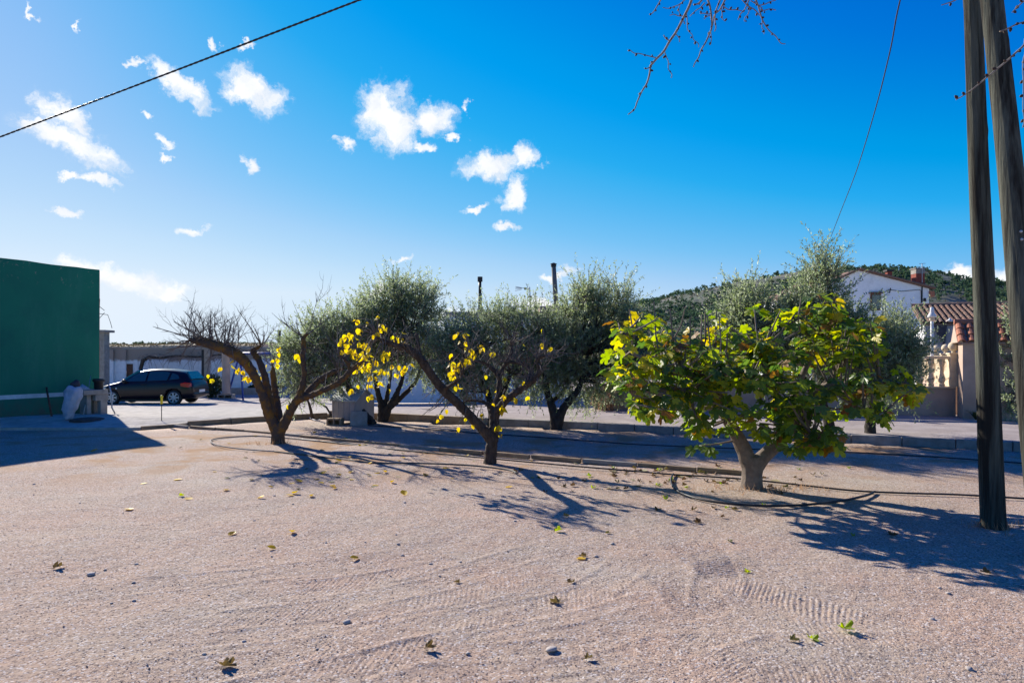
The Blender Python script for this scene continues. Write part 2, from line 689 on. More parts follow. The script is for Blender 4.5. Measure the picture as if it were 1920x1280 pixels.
M_bark = mat('rough_bark', (.095, .072, .055), .95, (.035, .026, .020), 18, 6, .02, 45, stretch=(1, 1, .35))
M_barkmoss = mat('lichen_bark', (.082, .060, .045), .95, (.20, .105, .025), 5, 7, .02, 40, lo=.46, hi=.60)
M_olivebark = mat('olive_bark', (.06, .05, .042), .95, (.025, .021, .018), 16, 6, .02, 40, stretch=(1, 1, .4))
M_figbark = mat('fig_bark', (.235, .185, .145), .9, (.14, .11, .09), 9, 6, .006, 60)
M_twig = mat('twig_bark', (.10, .08, .068), .85, (.19, .16, .14), 20, 4)
M_palebranch = mat('pale_branch_bark', (.32, .27, .22), .8, (.16, .125, .10), 30, 4)
M_bud = mat('bud', (.05, .028, .022), .7)
M_pole = mat('weathered_pole_wood', (.115, .118, .092), .95, (.030, .027, .022), 12, 8, .02, 34, stretch=(1, 1, .05), spec=.1, lo=.38, hi=.58)
M_black = mat('black_rubber', (.022, .022, .024), .55, spec=.4)
M_dark = mat('dark_metal', (.03, .03, .032), .5, metal=.3)
M_pipe = mat('grey_green_pipe', (.10, .14, .12), .7, (.07, .10, .09), 5, 4)
M_steel = mat('galvanised_steel', (.42, .43, .44), .45, metal=.7)
M_hose = mat('faded_hose', (.13, .125, .11), .7, (.07, .068, .06), 6, 4)
M_paint = mat('dark_plum_car_paint', (.011, .006, .009), .28, spec=.3)
M_paint.node_tree.nodes['Principled BSDF'].inputs['Coat Weight'].default_value = .22
M_paint.node_tree.nodes['Principled BSDF'].inputs['Coat Roughness'].default_value = .06
M_glass = mat('car_glass', (.02, .06, .065), .05, spec=1.0)
M_rim = mat('alloy_rim', (.50, .50, .52), .4, metal=.4)
M_redlamp = mat('red_tail_lamp', (.55, .015, .02), .18, spec=.6)
M_plate = mat('white_plate', (.75, .75, .73), .4)
M_bag = mat('pale_sack', (.46, .50, .56), .7, (.34, .38, .44), 6, 5, .02, 9)
M_blue = mat('blue_paint', (.02, .06, .30), .45)
M_kennel = mat('grey_kennel_board', (.36, .33, .31), .8, (.29, .265, .25), 5, 5)
M_kennelroof = mat('grey_kennel_roof', (.46, .50, .50), .6, (.22, .25, .25), 6, 5)
M_brick = mat('red_chimney_brick', (.30, .075, .05), .9, (.20, .06, .045), 8, 6, .005, 40)
M_yellow = mat('yellow_plastic', (.75, .62, .04), .5)
M_shrub = leaf_mat('shrub_leaf', [(.02, .035, .015), (.045, .065, .025), (.03, .05, .02)], .25)
M_olive = leaf_mat('olive_leaf', [(.15, .19, .10), (.24, .28, .18), (.19, .24, .105), (.36, .39, .30), (.22, .27, .09), (.16, .20, .12)], .52, .48, sheen=.3)
M_fig = [leaf_mat('fig_leaf_green', [(.06, .12, .022), (.10, .165, .028), (.075, .135, .024)], .5, .40, sheen=.5),
         leaf_mat('fig_leaf_lime', [(.22, .29, .025), (.30, .34, .026), (.17, .25, .024)], .55, .42, sheen=.5),
         leaf_mat('fig_leaf_yellow', [(.50, .42, .03), (.42, .42, .03), (.55, .40, .03)], .5, .45),
         leaf_mat('fig_leaf_brown', [(.26, .11, .03), (.30, .16, .03), (.20, .09, .03)], .35, .6)]
M_yleaf = leaf_mat('yellow_leaf', [(.62, .47, .015), (.72, .50, .012), (.60, .52, .03), (.42, .30, .02), (.66, .50, .04)], .5, .5)
M_fallen = leaf_mat('fallen_yellow_leaf', [(.60, .38, .03), (.66, .48, .03), (.50, .32, .05)], .25, .6)
M_fallenpale = leaf_mat('fallen_pale_leaf', [(.46, .38, .20), (.36, .33, .16), (.52, .47, .32)], .2, .7)
M_fallenbrown = leaf_mat('fallen_brown_leaf', [(.16, .09, .04), (.10, .065, .03), (.20, .14, .05), (.13, .13, .04)], .2, .7)
M_stone = mat('pale_stone', (.52, .47, .42), .9, (.40, .34, .30), 20, 5, .003, 60)
M_pebble = leaf_mat('pebble', [(.34, .25, .21), (.44, .36, .31), (.20, .16, .135), (.50, .42, .37), (.28, .20, .17), (.13, .105, .095)], 0.0, .9, sheen=.1)
M_hill = mat('scrubby_hillside', (.17, .165, .13), .95, (.08, .10, .07), .03, 9, lo=.4, hi=.6)
M_pine = leaf_mat('pine_foliage', [(.045, .085, .055), (.07, .12, .06), (.055, .095, .065), (.10, .13, .06)], 0.25, .9, sheen=.05)
M_scrub = leaf_mat('scrub_foliage', [(.12, .105, .06), (.17, .13, .085), (.09, .095, .05), (.20, .15, .10)], 0.2, .9, sheen=.05)
M_plain = mat('dry_plain', (.26, .20, .13), .95, (.15, .13, .075), .05, 8)
M_drygrass = leaf_mat('dry_bush', [(.33, .20, .12), (.40, .27, .17), (.26, .16, .10)], .3, .8)
M_cloth = mat('dark_curtain', (.06, .062, .075), .9, (.04, .04, .05), 3, 4)
M_shed = mat('grey_board_wall', (.33, .34, .35), .9, (.22, .23, .25), 3, 7, stretch=(4, 4, .4))
M_water = mat('shallow_water', (.10, .09, .08), .04, spec=.8)
M_rust = mat('rusty_iron', (.16, .07, .04), .85, (.09, .05, .035), 8, 5)



def weather_green(m):
    t = m.node_tree
    L = t.links.new
    b = t.nodes['Principled BSDF']
    tc = t.nodes.new('ShaderNodeTexCoord')
    sp = t.nodes.new('ShaderNodeSeparateXYZ')
    L(tc.outputs['Object'], sp.inputs[0])

    def noise(scale, stretch, detail=8):
        mp = t.nodes.new('ShaderNodeMapping')
        mp.inputs['Scale'].default_value = stretch
        L(tc.outputs['Object'], mp.inputs[0])
        n = t.nodes.new('ShaderNodeTexNoise')
        n.inputs['Scale'].default_value = scale
        n.inputs['Detail'].default_value = detail
        n.inputs['Roughness'].default_value = .7
        L(mp.outputs[0], n.inputs['Vector'])
        return n.outputs['Fac']

    def rng(v, a, c, lo=0, hi=1):
        n = t.nodes.new('ShaderNodeMapRange')
        for k, x in zip(('From Min', 'From Max', 'To Min', 'To Max'), (a, c, lo, hi)):
            n.inputs[k].default_value = x
        L(v, n.inputs[0])
        return n.outputs[0]

    def mul(a, c):
        n = t.nodes.new('ShaderNodeMath')
        n.operation = 'MULTIPLY'
        L(a, n.inputs[0])
        L(c, n.inputs[1])
        return n.outputs[0]

    def mix(f, col):
        n = t.nodes.new('ShaderNodeMix')
        n.data_type = 'RGBA'
        L(f, n.inputs['Factor'])
        L(b.inputs['Base Color'].links[0].from_socket, n.inputs[6])
        n.inputs[7].default_value = (*col, 1)
        L(n.outputs[2], b.inputs['Base Color'])
    mix(rng(noise(1.6, (1, 1, .22)), .5, .75, 0, .5), (.045, .21, .155))       # faded streaks
    mix(rng(noise(.8, (1, 1, 1)), .52, .72, 0, .6), (.006, .11, .085))          # darker touched-up patches
    mix(mul(rng(noise(7, (1, 1, 1)), .60, .66), rng(sp.outputs['Z'], 3.9, 4.6)), (.34, .30, .25))   # paint lost along the top
    mix(rng(noise(5, (.5, .5, 2.5)), .73, .76, 0, .7), (.40, .42, .38))         # ball scuffs
    mix(mul(rng(noise(3, (1, 1, .6)), .35, .6), rng(sp.outputs['Z'], .75, .1)), (.10, .095, .07))   # dirt at the foot


weather_green(M_green)
U = Vector((.432, .902, 0))        # direction of the big green wall
V = Vector((.902, -.432, 0))       # direction of the kerb


# ------------------------------------------------------------------ ground
def build_ground():
    def axis(lo, hi, step, ext, far, fstep, n):
        a = np.arange(lo, hi + 1e-6, step)
        l = lo - np.geomspace(fstep, far, n)[::-1]
        h = hi + np.geomspace(fstep, ext, n)
        return np.concatenate([l, a, h])
    xs = axis(-4.2, 4.6, .0125, 4000, 4000, .06, 80)
    yl = 3.6 - np.geomspace(.06, 60, 30)[::-1]
    ya = np.arange(3.6, 8.4, .0125)
    yb = 8.4 + np.geomspace(.04, 6000, 170)
    ys = np.concatenate([yl, ya, yb])
    X, Y = np.meshgrid(xs, ys)
    rg = np.random.default_rng(3)

    def vnoise(x, y, sc, seed):
        r = np.random.default_rng(seed)
        T = r.random((256, 256))
        gx, gy = x * sc + 1000, y * sc + 1000
        ix, iy = np.floor(gx).astype(int), np.floor(gy).astype(int)
        fx, fy = gx - ix, gy - iy
        fx, fy = fx * fx * (3 - 2 * fx), fy * fy * (3 - 2 * fy)
        a, b = T[iy % 256, ix % 256], T[iy % 256, (ix + 1) % 256]
        c, d = T[(iy + 1) % 256, ix % 256], T[(iy + 1) % 256, (ix + 1) % 256]
        return (a * (1 - fx) + b * fx) * (1 - fy) + (c * (1 - fx) + d * fx) * fy - .5
    Z = .06 * vnoise(X, Y, .35, 1) + .022 * vnoise(X, Y, 1.3, 2)
    near = np.clip((12 - Y) / 4, 0, 1)
    Z += near * (.008 * vnoise(X, Y, 4.2, 3) + .005 * vnoise(X, Y, 11, 4) + .004 * vnoise(X, Y, 27, 5))
    # tyre tread marks pressed in the dust: ridges along arcs (centre, radius range, sector)
    wob = .25 * vnoise(X, Y, 1.5, 8)
    PATCH = [  # px, py of the patch centre, half length, half width, heading in degrees of the track, ridge curvature
        (1330, 1045, .75, .30, 100, .5), (1340, 1075, .9, .2, 75, .3), (1290, 1105, .6, .26, 95, .6), (1480, 1120, .7, .22, 125, .3), (1270, 1210, .42, .26, 85, .6), (1340, 1230, .45, .17, 100, .4), (1480, 1245, .42, .36, 30, .7), (1110, 1180, 1.0, .22, 30, .2),
        (1020, 1130, 1.2, .2, 32, .2), (1010, 1225, .8, .24, 15, .3), (830, 1120, 1.0, .20, 35, .3), (760, 1170, .9, .24, 30, .3), (700, 1080, .9, .2, 28, .3),
        (900, 1060, 1.1, .2, 40, .2), (480, 1230, .8, .24, 20, .3), (300, 1260, .8, .2, 15, .2), (560, 1140, .9, .2, 25, .2), (420, 1080, .9, .2, 18, .2), (1150, 1075, .6, .18, 60, .2), (960, 1255, .8, .16, 8, .3), (660, 1245, .8, .18, 28, .3), (1620, 1200, .8, .2, 140, .2)]
    tread = np.zeros_like(Z)
    for i, (px, py, hl, hw, ang, cv) in enumerate(PATCH):
        p = on(px, py)
        ca, sa = math.cos(R(ang)), math.sin(R(ang))
        s_ = (X - p.x) * ca + (Y - p.y) * sa + wob * .4
        t_ = -(X - p.x) * sa + (Y - p.y) * ca + wob * .3
        t_ = t_ - cv * .25 * s_ * s_
        mk = np.clip(1.4 - (s_ / hl) ** 2 * 1.4, 0, 1) * np.clip((1 - np.abs(t_) / hw) * 5, 0, 1)
        mk = mk * np.clip(.75 + 2.6 * vnoise(X, Y, 2.7, 40 + i), 0, 1)
        lam = .05
        ridge = np.sin(2 * np.pi * (s_ + .7 * t_ * (1 if i % 2 else -1) + cv * 1.2 * t_ * t_) / lam)
        tread = np.where(mk > np.abs(tread) * 0 + .02, tread * (1 - mk) + mk * (ridge * (.0046 if i < 7 else .003) - .002), tread)
        # soft berm beside the tyre
        Z += .005 * np.exp(-((np.abs(t_) - hw * 1.05) / .035) ** 2) * np.clip(1 - (s_ / hl) ** 2, 0, 1)
    Z += tread
    # drop the sheet below the raised drive, and far below the distant terrain
    fy = np.vectorize(front_y)(X[0])
    d = Y - fy[None, :]
    k = np.clip((d + .02) / .35, 0, 1)
    Z = Z * (1 - k) + (-.75) * k
    nx, ny = len(xs), len(ys)
    idx = np.arange(nx * ny).reshape(ny, nx)
    q = np.stack([idx[:-1, :-1], idx[:-1, 1:], idx[1:, 1:], idx[1:, :-1]], -1).reshape(-1, 4)
    me = np_mesh('ground', np.stack([X, Y, Z], -1).reshape(-1, 3), q, M_ground, True)
    tag(link('ground', me), kind='structure')


build_ground()


def build_drive():
    xs = sorted(set(list(np.arange(-40, 40.1, 1.0)) + [-9.6, -8, -5.66, -9.0, -7.2, -6.4]))
    rows = [0, .2] + list(np.geomspace(.4, 60, 26))
    v, f = [], []
    rnd = random.Random(5)
    for x in xs:
        y0 = front_y(x)
        if x > -5.7:
            y0 += .12
        else:
            y0 += rnd.uniform(-.06, .06)
        v.append((x, y0, -.12))
        soft = 1 - sm(-10.0, -8.0, x)
        for r in rows:
            dz = drive_z(x, y0 + r)
            dz = dz * (1 - soft) + soft * (dz * sm(-.2, 1.6, r) + .012)
            v.append((x, y0 + r, dz + (rnd.uniform(-.008, .008))))
    n = len(rows) + 1
    for i in range(len(xs) - 1):
        for j in range(n - 1):
            f.append((i * n + j, (i + 1) * n + j, (i + 1) * n + j + 1, i * n + j + 1))
    me = bpy.data.meshes.new('driveway')
    me.from_pydata(v, [], f)
    me.materials.append(M_drive)
    tag(link('driveway', me), kind='structure')


build_drive()


def build_kerb():
    root = thing('kerb', 'long row of grey concrete kerb blocks along the raised gravel driveway', 'kerb', (-5.66, 21.3, 0))
    a = Vector((-5.66, 21.3, 0))
    b = Vector((14, 11.9, 0))
    d = (b - a).normalized()
    Ln = (b - a).length
    ang = math.atan2(d.y, d.x)
    rnd = random.Random(2)
    s = 0
    i = 0
    while s < Ln:
        c = a + d * (s + .48)
        hz = .19 + rnd.uniform(-.008, .008)
        mb = MB().box((c.x, c.y, hz / 2 - .04), (.955, .15, hz + .08), ang + rnd.uniform(-.006, .006))
        mb.build('kerb_block', M_brownconc if s < 4.2 else M_kerb, root, bevel=.012)
        s += .97
    # broken brown edge of the slab near the green wall
    r2 = thing('slab_edge', 'crumbling brown concrete edge of the pale slab beyond the bare fruit tree', 'slab edge', (-9.6, 17.9, 0))
    P = [Vector((-9.7, 17.85, 0)), Vector((-8.0, 19.36, 0)), Vector((-5.75, 21.25, 0))]
    for p, q in zip(P, P[1:]):
        n = max(1, int((q - p).length / .8))
        for k in range(n):
            u = p.lerp(q, (k + .5) / n)
            dd = q - p
            hz = (.15 + rnd.uniform(-.02, .015)) * (1 - .65 * (1 - sm(-9.8, -8.0, u.x)))
            MB().box((u.x + rnd.uniform(-.03, .03), u.y + rnd.uniform(-.03, .03) - .03, hz / 2 - .03), (dd.length / n - .012, .14, hz + .06), math.atan2(dd.y, dd.x) + rnd.uniform(-.03, .03)).build('edge_block', M_brownconc, r2, bevel=.02)
    # low edging strip across the orchard
    r3 = thing('edging_strip', 'low concrete edging strip running diagonally behind the two bare trees', 'edging', (-9.5, 18.9, 0))
    a, b = Vector((-9.45, 18.55, 0)), Vector((3.95, 10.85, 0))
    d = b - a
    n = 15
    for k in range(n):
        u = a.lerp(b, (k + .5) / n)
        off = .10 * math.sin(k * .55)
        MB().box((u.x + off * .5, u.y + off, .02 + rnd.uniform(-.006, .006)), (d.length / n - .015, .075, .08), math.atan2(d.y, d.x) + rnd.uniform(-.02, .02)).build('edging_stone', M_brownconc if k % 4 else M_conc, r3, bevel=.01)


build_kerb()


# ------------------------------------------------------------------ far terrain
def fbm(x, y, z=0, o=5):
    return mnoise.fractal(Vector((x, y, z)), 1.0, 2.0, o)


HILL_Y = 520.0


def hill_h(x, y):
    """height of the hill; profile across x, rising towards y = HILL_Y"""
    u = x / HILL_Y * F + CX                       # profile given at the crest line
    P = [(600, 2), (900, 14), (960, 46), (1010, 72), (1070, 80), (1130, 88), (1215, 100), (1260, 113), (1330, 128), (1400, 141), (1500, 156), (1560, 159), (1640, 152), (1740, 132), (1890, 111), (2100, 78), (2400, 44), (2900, 8)]
    h = 0
    for (a, ha), (b, hb) in zip(P, P[1:]):
        if a <= u <= b:
            t = (u - a) / (b - a)
            h = ha + (hb - ha) * (t * t * (3 - 2 * t) * .5 + t * .5)
    h = h * HILL_Y / F
    r = (y - HILL_Y)
    k = sm(-330, 0, r) if r < 0 else 1 - .8 * sm(0, 700, r)
    return max(0, h * k + 1.5 * fbm(x * .02, y * .02) * k * 2) + .8


def build_hill():
    xs = np.linspace(-160, 1000, 130)
    ys = np.concatenate([np.linspace(190, 640, 70), np.linspace(680, 1300, 8)])
    v = [(x, y, hill_h(x, y) - 1.2 + (0)) for y in ys for x in xs]
    n = len(xs)
    f = [(j * n + i, j * n + i + 1, (j + 1) * n + i + 1, (j + 1) * n + i) for j in range(len(ys) - 1) for i in range(n - 1)]
    tag(link('hill', np_mesh('hill', v, f, M_hill, True)), kind='structure')


def blob_template(seed, n=10, flat=1.0):
    """a ragged crown: an icosphere with deep lumps"""
    bm = bmesh.new()
    bmesh.ops.create_icosphere(bm, subdivisions=2, radius=1)
    rnd = random.Random(seed)
    o = Vector((rnd.uniform(0, 50),) * 3)
    for q in bm.verts:
        d = 1 + .55 * mnoise.noise(q.co * 1.7 + o) + .35 * mnoise.noise(q.co * 4 + o)
        q.co *= d
        q.co.z *= flat
    v = np.array([q.co[:] for q in bm.verts])
    f = np.array([[w.index for w in fc.verts] for fc in bm.faces])
    bm.free()
    return v, f


def leaf_quads(P, D, Nn, ln, wd):
    """diamond leaves: base point P, direction D, side axis Nn (arrays)"""
    ln = np.asarray(ln)[:, None]
    wd = np.asarray(wd)[:, None]
    a = P
    b = P + D * ln * .5 + Nn * wd
    c = P + D * ln
    d = P + D * ln * .5 - Nn * wd
    v = np.stack([a, b, c, d], 1).reshape(-1, 3)
    f = np.arange(len(P) * 4).reshape(-1, 4)
    return v, f


def unit(a):
    return a / np.maximum(1e-9, np.linalg.norm(a, axis=-1, keepdims=True))


def scatter(name, pos, sizes, mat_, label=None, kind='stuff', flat=1.0, zlift=.6, nq=34):
    """far plants: every one a ragged cluster of leaf-clump faces"""
    rg = np.random.default_rng(len(pos))
    pos, sizes = np.array(pos), np.array(sizes)
    n = len(pos)
    d = unit(rg.normal(size=(n, nq, 3)))
    d[:, :, 2] = np.abs(d[:, :, 2]) * 1.5 - .6
    r = rg.random((n, nq, 1)) ** .5
    lump = 1 + .35 * rg.normal(size=(n, 1, 3)) * np.array([1, 1, .6])
    P = (d * r * np.clip(lump, .5, 1.7) * np.array([1, 1, flat])) * sizes[:, None, None]
    P = P + pos[:, None, :] + np.stack([0 * sizes, 0 * sizes, sizes * zlift], -1)[:, None, :]
    P = P.reshape(-1, 3)
    D = unit(rg.normal(size=(n * nq, 3)))
    N = unit(np.cross(D, rg.normal(size=(n * nq, 3))))
    s = np.repeat(sizes, nq) * rg.uniform(.35, .75, n * nq)
    v, f = leaf_quads(P - D * (s * .5)[:, None], D, N, s, s * .38)
    o = link(name, np_mesh(name, v, f, mat_))
    return tag(o, label, None, None, kind)


def build_far():
    build_hill()
    rnd = random.Random(11)
    pos, sz = [], []
    tries = 0
    while len(pos) < 9500 and tries < 80000:
        tries += 1
        x, y = rnd.uniform(-40, 720), rnd.uniform(230, 560)
        dens = .62 + 1.5 * fbm(x * .008 + 3, y * .012) + sm(220, 330, x) * .6
        if rnd.random() > dens:
            continue
        if hill_h(x, y) < 2.5:
            continue
        pos.append((x, y, hill_h(x, y) - 1.2))
        sz.append(rnd.uniform(1.3, 2.6) * (1 + .35 * sm(200, 450, x)))
    scatter('pine_wood', pos, sz, M_pine, zlift=.75)
    pos, sz = [], []
    for _ in range(3500):
        x, y = rnd.uniform(-60, 500), rnd.uniform(195, 520)
        pos.append((x, y, hill_h(x, y) - 1.2))
        sz.append(rnd.uniform(.5, 1.3))
    scatter('hill_scrub', pos, sz, M_scrub, zlift=.3, flat=.7, nq=12)
    # low dry plain at the left
    xs = np.linspace(-700, 160, 90)
    ys = np.concatenate([np.linspace(45, 200, 12), np.linspace(220, 700, 14)])

    def pz(x, y):
        t = sm(45, 420, y)
        return -.5 + 8.2 * t * (1 + .10 * fbm(x * .012, y * .01)) - .8 * sm(-120, 100, x) * t
    v = [(x, y, pz(x, y)) for y in ys for x in xs]
    n = len(xs)
    f = [(j * n + i, j * n + i + 1, (j + 1) * n + i + 1, (j + 1) * n + i) for j in range(len(ys) - 1) for i in range(n - 1)]
    tag(link('terrain', np_mesh('terrain', v, f, M_plain, True)), kind='structure')
    pos, sz = [], []
    for _ in range(5000):
        y = 60 + 360 * rnd.random() ** .8
        x = rnd.uniform(-.66, -.02) * y
        pos.append((x, y, pz(x, y)))
        sz.append(rnd.uniform(.3, .8) * (1 if rnd.random() < .95 else 1.7))
    scatter('dry_scrub', pos, sz, M_scrub, zlift=.4, flat=.8, nq=14)
    pos, sz = [], []
    for _ in range(260):
        y = rnd.uniform(380, 430)
        x = rnd.uniform(-.64, -.02) * y
        pos.append((x, y, pz(x, y)))
        sz.append(rnd.uniform(.6, 1.5))
    scatter('distant_trees', pos, sz, M_pine, zlift=.6)


build_far()


# ------------------------------------------------------------------ big green wall and what stands at it
C = Vector((-13.3, 22.0, 0))


def build_fronton():
    N = -V                                        # away from the court
    ztop = 4.68
    root = thing('court_wall', 'tall dark green ball court wall with a pale stripe near its foot', 'wall', C)
    Ln, th = 22, .4
    c = C - U * Ln / 2 + N * th / 2
    ang = math.atan2(U.y, U.x)
    # top edge slightly ragged
    v, f = [], []
    n = 60
    rnd = random.Random(4)
    for i in range(n + 1):
        p = C - U * Ln * i / n
        zt = ztop + rnd.uniform(-.018, .018)
        for q, z in ((p, -.2), (p, zt), (p + N * th, zt), (p + N * th, -.2)):
            v.append((q.x, q.y, z))
    for i in range(n):
        a, b = i * 4, i * 4 + 4
        for k in range(3):
            f.append((a + k, b + k, b + k + 1, a + k + 1))
    f += [(0, 1, 2, 3), (n * 4, n * 4 + 3, n * 4 + 2, n * 4 + 1)]
    MB().add(v, f).build('wall_face', M_green, root)
    p = C - U * Ln / 2 + V * .006
    MB().box((p.x, p.y, .72), (Ln - .02, .012, .125), ang).build('stripe', mat('pale_stripe_paint', (.55, .66, .66), .8, (.40, .50, .50), 3, 6), root)
    # bare red brick end of the wall
    e = C + U * .012 + N * th / 2
    MB().box((e.x, e.y, 2.24), (.024, th - .03, 4.84), ang).build('wall_end', mat('raw_wall_end', (.34, .16, .10), .9, (.30, .27, .22), 2, 6), root)


build_fronton()


def build_wallside():
    # concrete sink on block legs
    b = C - U * .62 + V * .52
    z0 = drive_z(b.x, b.y) - .01
    ang = math.atan2(U.y, U.x)
    sk = thing('concrete_sink', 'grey concrete sink slab on stubby block legs at the end of the green wall', 'sink', (b.x, b.y, z0))

    def loc(a, v_, z):
        q = b + U * a + V * v_
        return (q.x, q.y, z0 + z)
    MB().box(loc(-.08, 0, .70), (.78, .80, .15), ang).build('slab', M_conc, sk, bevel=.015)
    MB().box(loc(.12, .05, .53), (.42, .66, .19), ang).build('basin', M_conc, sk, bevel=.015)
    MB().box(loc(.18, .30, .22), (.22, .17, .44), ang).build('leg', M_conc, sk, bevel=.01)
    MB().box(loc(.18, -.02, .22), (.2, .12, .44), ang).build('leg', M_conc, sk, bevel=.01)
    MB().box(loc(-.22, .1, .31), (.14, .34, .62), ang).build('leg', M_conc, sk, bevel=.01)
    o = MB().lathe([(.12, 0), (.13, .02), (.13, .22), (.17, .24), (.17, .31), (.14, .33)], loc(.18, .12, .776), 14).build('bucket', M_dark, None, True)
    tag(o, 'dark rusty bucket standing on the concrete sink slab', 'bucket')
    o = MB().add([loc(-.38, .1, .776), loc(-.1, .22, .776), loc(-.05, -.1, .776), loc(-.38, -.12, .776), loc(-.27, .02, .96)], [(0, 1, 4), (1, 2, 4), (2, 3, 4), (3, 0, 4), (3, 2, 1, 0)]).build('folded_tarp', M_bag, None, True)
    tag(o, 'crumpled pale blue sheet heaped on the concrete sink slab', 'sheet')
    o = MB().tube([loc(-.45, .36, .02), loc(.20, -.30, 1.2)], .012, 6).build('broom_handle', M_steel, None, True)
    tag(o, 'thin pale stick leaning across the concrete sink', 'stick')
    o = MB().tube([loc(.34, .36, .95), loc(.40, .42, .6), loc(.38, .46, .2), loc(.44, .52, .02)], .025, 6).build('hose_end', M_steel, None, True)
    tag(o, 'grey hose hanging down beside the sink end', 'hose')
    # filled sack leaning on the wall
    p = on_drive(126, 786)
    sp = Vector((p.x, p.y, drive_z(p.x, p.y) - .03))
    sack = thing('sack', 'pale blue-grey sack with dark tied top leaning on the green wall', 'sack', sp)
    pts, rad = [], []
    for t, r in ((0, .05), (.06, .10), (.25, .17), (.5, .22), (.72, .25), (.86, .22), (.94, .12)):
        pts.append((sp.x - .04 + .12 * t, sp.y + .05 + .20 * t, sp.z + t))
        rad.append(r)
    o = MB().tube(pts, rad, 12).build('sack_body', M_bag, sack, True)
    ss = o.modifiers.new('s', 'SUBSURF')
    ss.levels = ss.render_levels = 2
    dp = o.modifiers.new('d', 'DISPLACE')
    tx = bpy.data.textures.new('lumps', 'CLOUDS')
    tx.noise_scale = .14
    dp.texture = tx
    dp.strength = .12
    MB().tube([(sp.x + .07, sp.y + .24, sp.z + .88), (sp.x + .06, sp.y + .25, sp.z + .98), (sp.x + .12, sp.y + .27, sp.z + 1.10)], [.08, .13, .05], 9).build('tied_top', M_cloth, sack, True)
    q = on_drive(165, 785)
    o = MB().lathe([(.46, -.02), (.42, .03), (.28, .06), (.1, .075)], (q.x, q.y, drive_z(q.x, q.y) - .03), 14).build('ash_heap', mat('ash', (.05, .046, .042), .95, (.09, .08, .075), 9, 5, .02, 20), None, True)
    tag(o, 'low dark heap of ash in front of the sink', 'heap')
    # shovel handle leaning on the wall
    q = on_drive(97, 781)
    w = C - U * 1.75
    best = None
    for k in range(200):
        s = C - U * (k * .03) + V * .03
        u = CX + F * s.x / s.y
        if best is None or abs(u - 87) < best[0]:
            best = (abs(u - 87), s)
    s = best[1]
    o = MB().tube([(q.x, q.y, drive_z(q.x, q.y)), (s.x + .02, s.y - .02, .95)], .028, 8).build('tool_handle', M_rust, None, True)
    tag(o, 'worn wooden tool handle leaning on the green wall', 'tool')
    # chimney cap and aerial seen past the wall end
    cp = at(192, 640, 34)
    ch = thing('chimney', 'concrete chimney with flat overhanging cap past the green wall end', 'chimney', (cp.x, cp.y, 1.0))
    MB().box((cp.x, cp.y, 1.5), (.45, .45, 3.1)).build('chimney_stack', M_conc, ch)
    t = at(194, 621, 34)
    MB().box((t.x - .1, t.y, t.z), (.85, .85, .12)).build('chimney_cap', M_conc, ch, bevel=.02)
    a = thing('aerial', 'thin bent aerial wires poking out past the green wall end', 'aerial', (cp.x - .3, 33.5, 3))
    MB().tube([at(184, 640, 33.5), at(187, 560, 33.5)], .02, 5).build('mast', M_dark, a)
    for q in ([(187, 575), (196, 582)], [(187, 588), (202, 590), (207, 604), (210, 615)], [(187, 596), (196, 586)]):
        MB().tube([at(x, y, 33.5) for x, y in q], .014, 4).build('aerial_rod', M_dark, a)
    # yellow topped marker stake
    p = on(303, 796)
    st = thing('marker_stake', 'slim dark stake with yellow cap at the slab corner', 'stake', p)
    tz = at(303, 757, p.y).z
    MB().tube([p, (p.x, p.y, tz)], .012, 6).build('rod', M_dark, st)
    MB().lathe([(.034, 0), (.03, .17), (.04, .19), (.04, .22), (.015, .24)], (p.x, p.y, tz), 10).build('cap', M_yellow, st, True)


build_wallside()


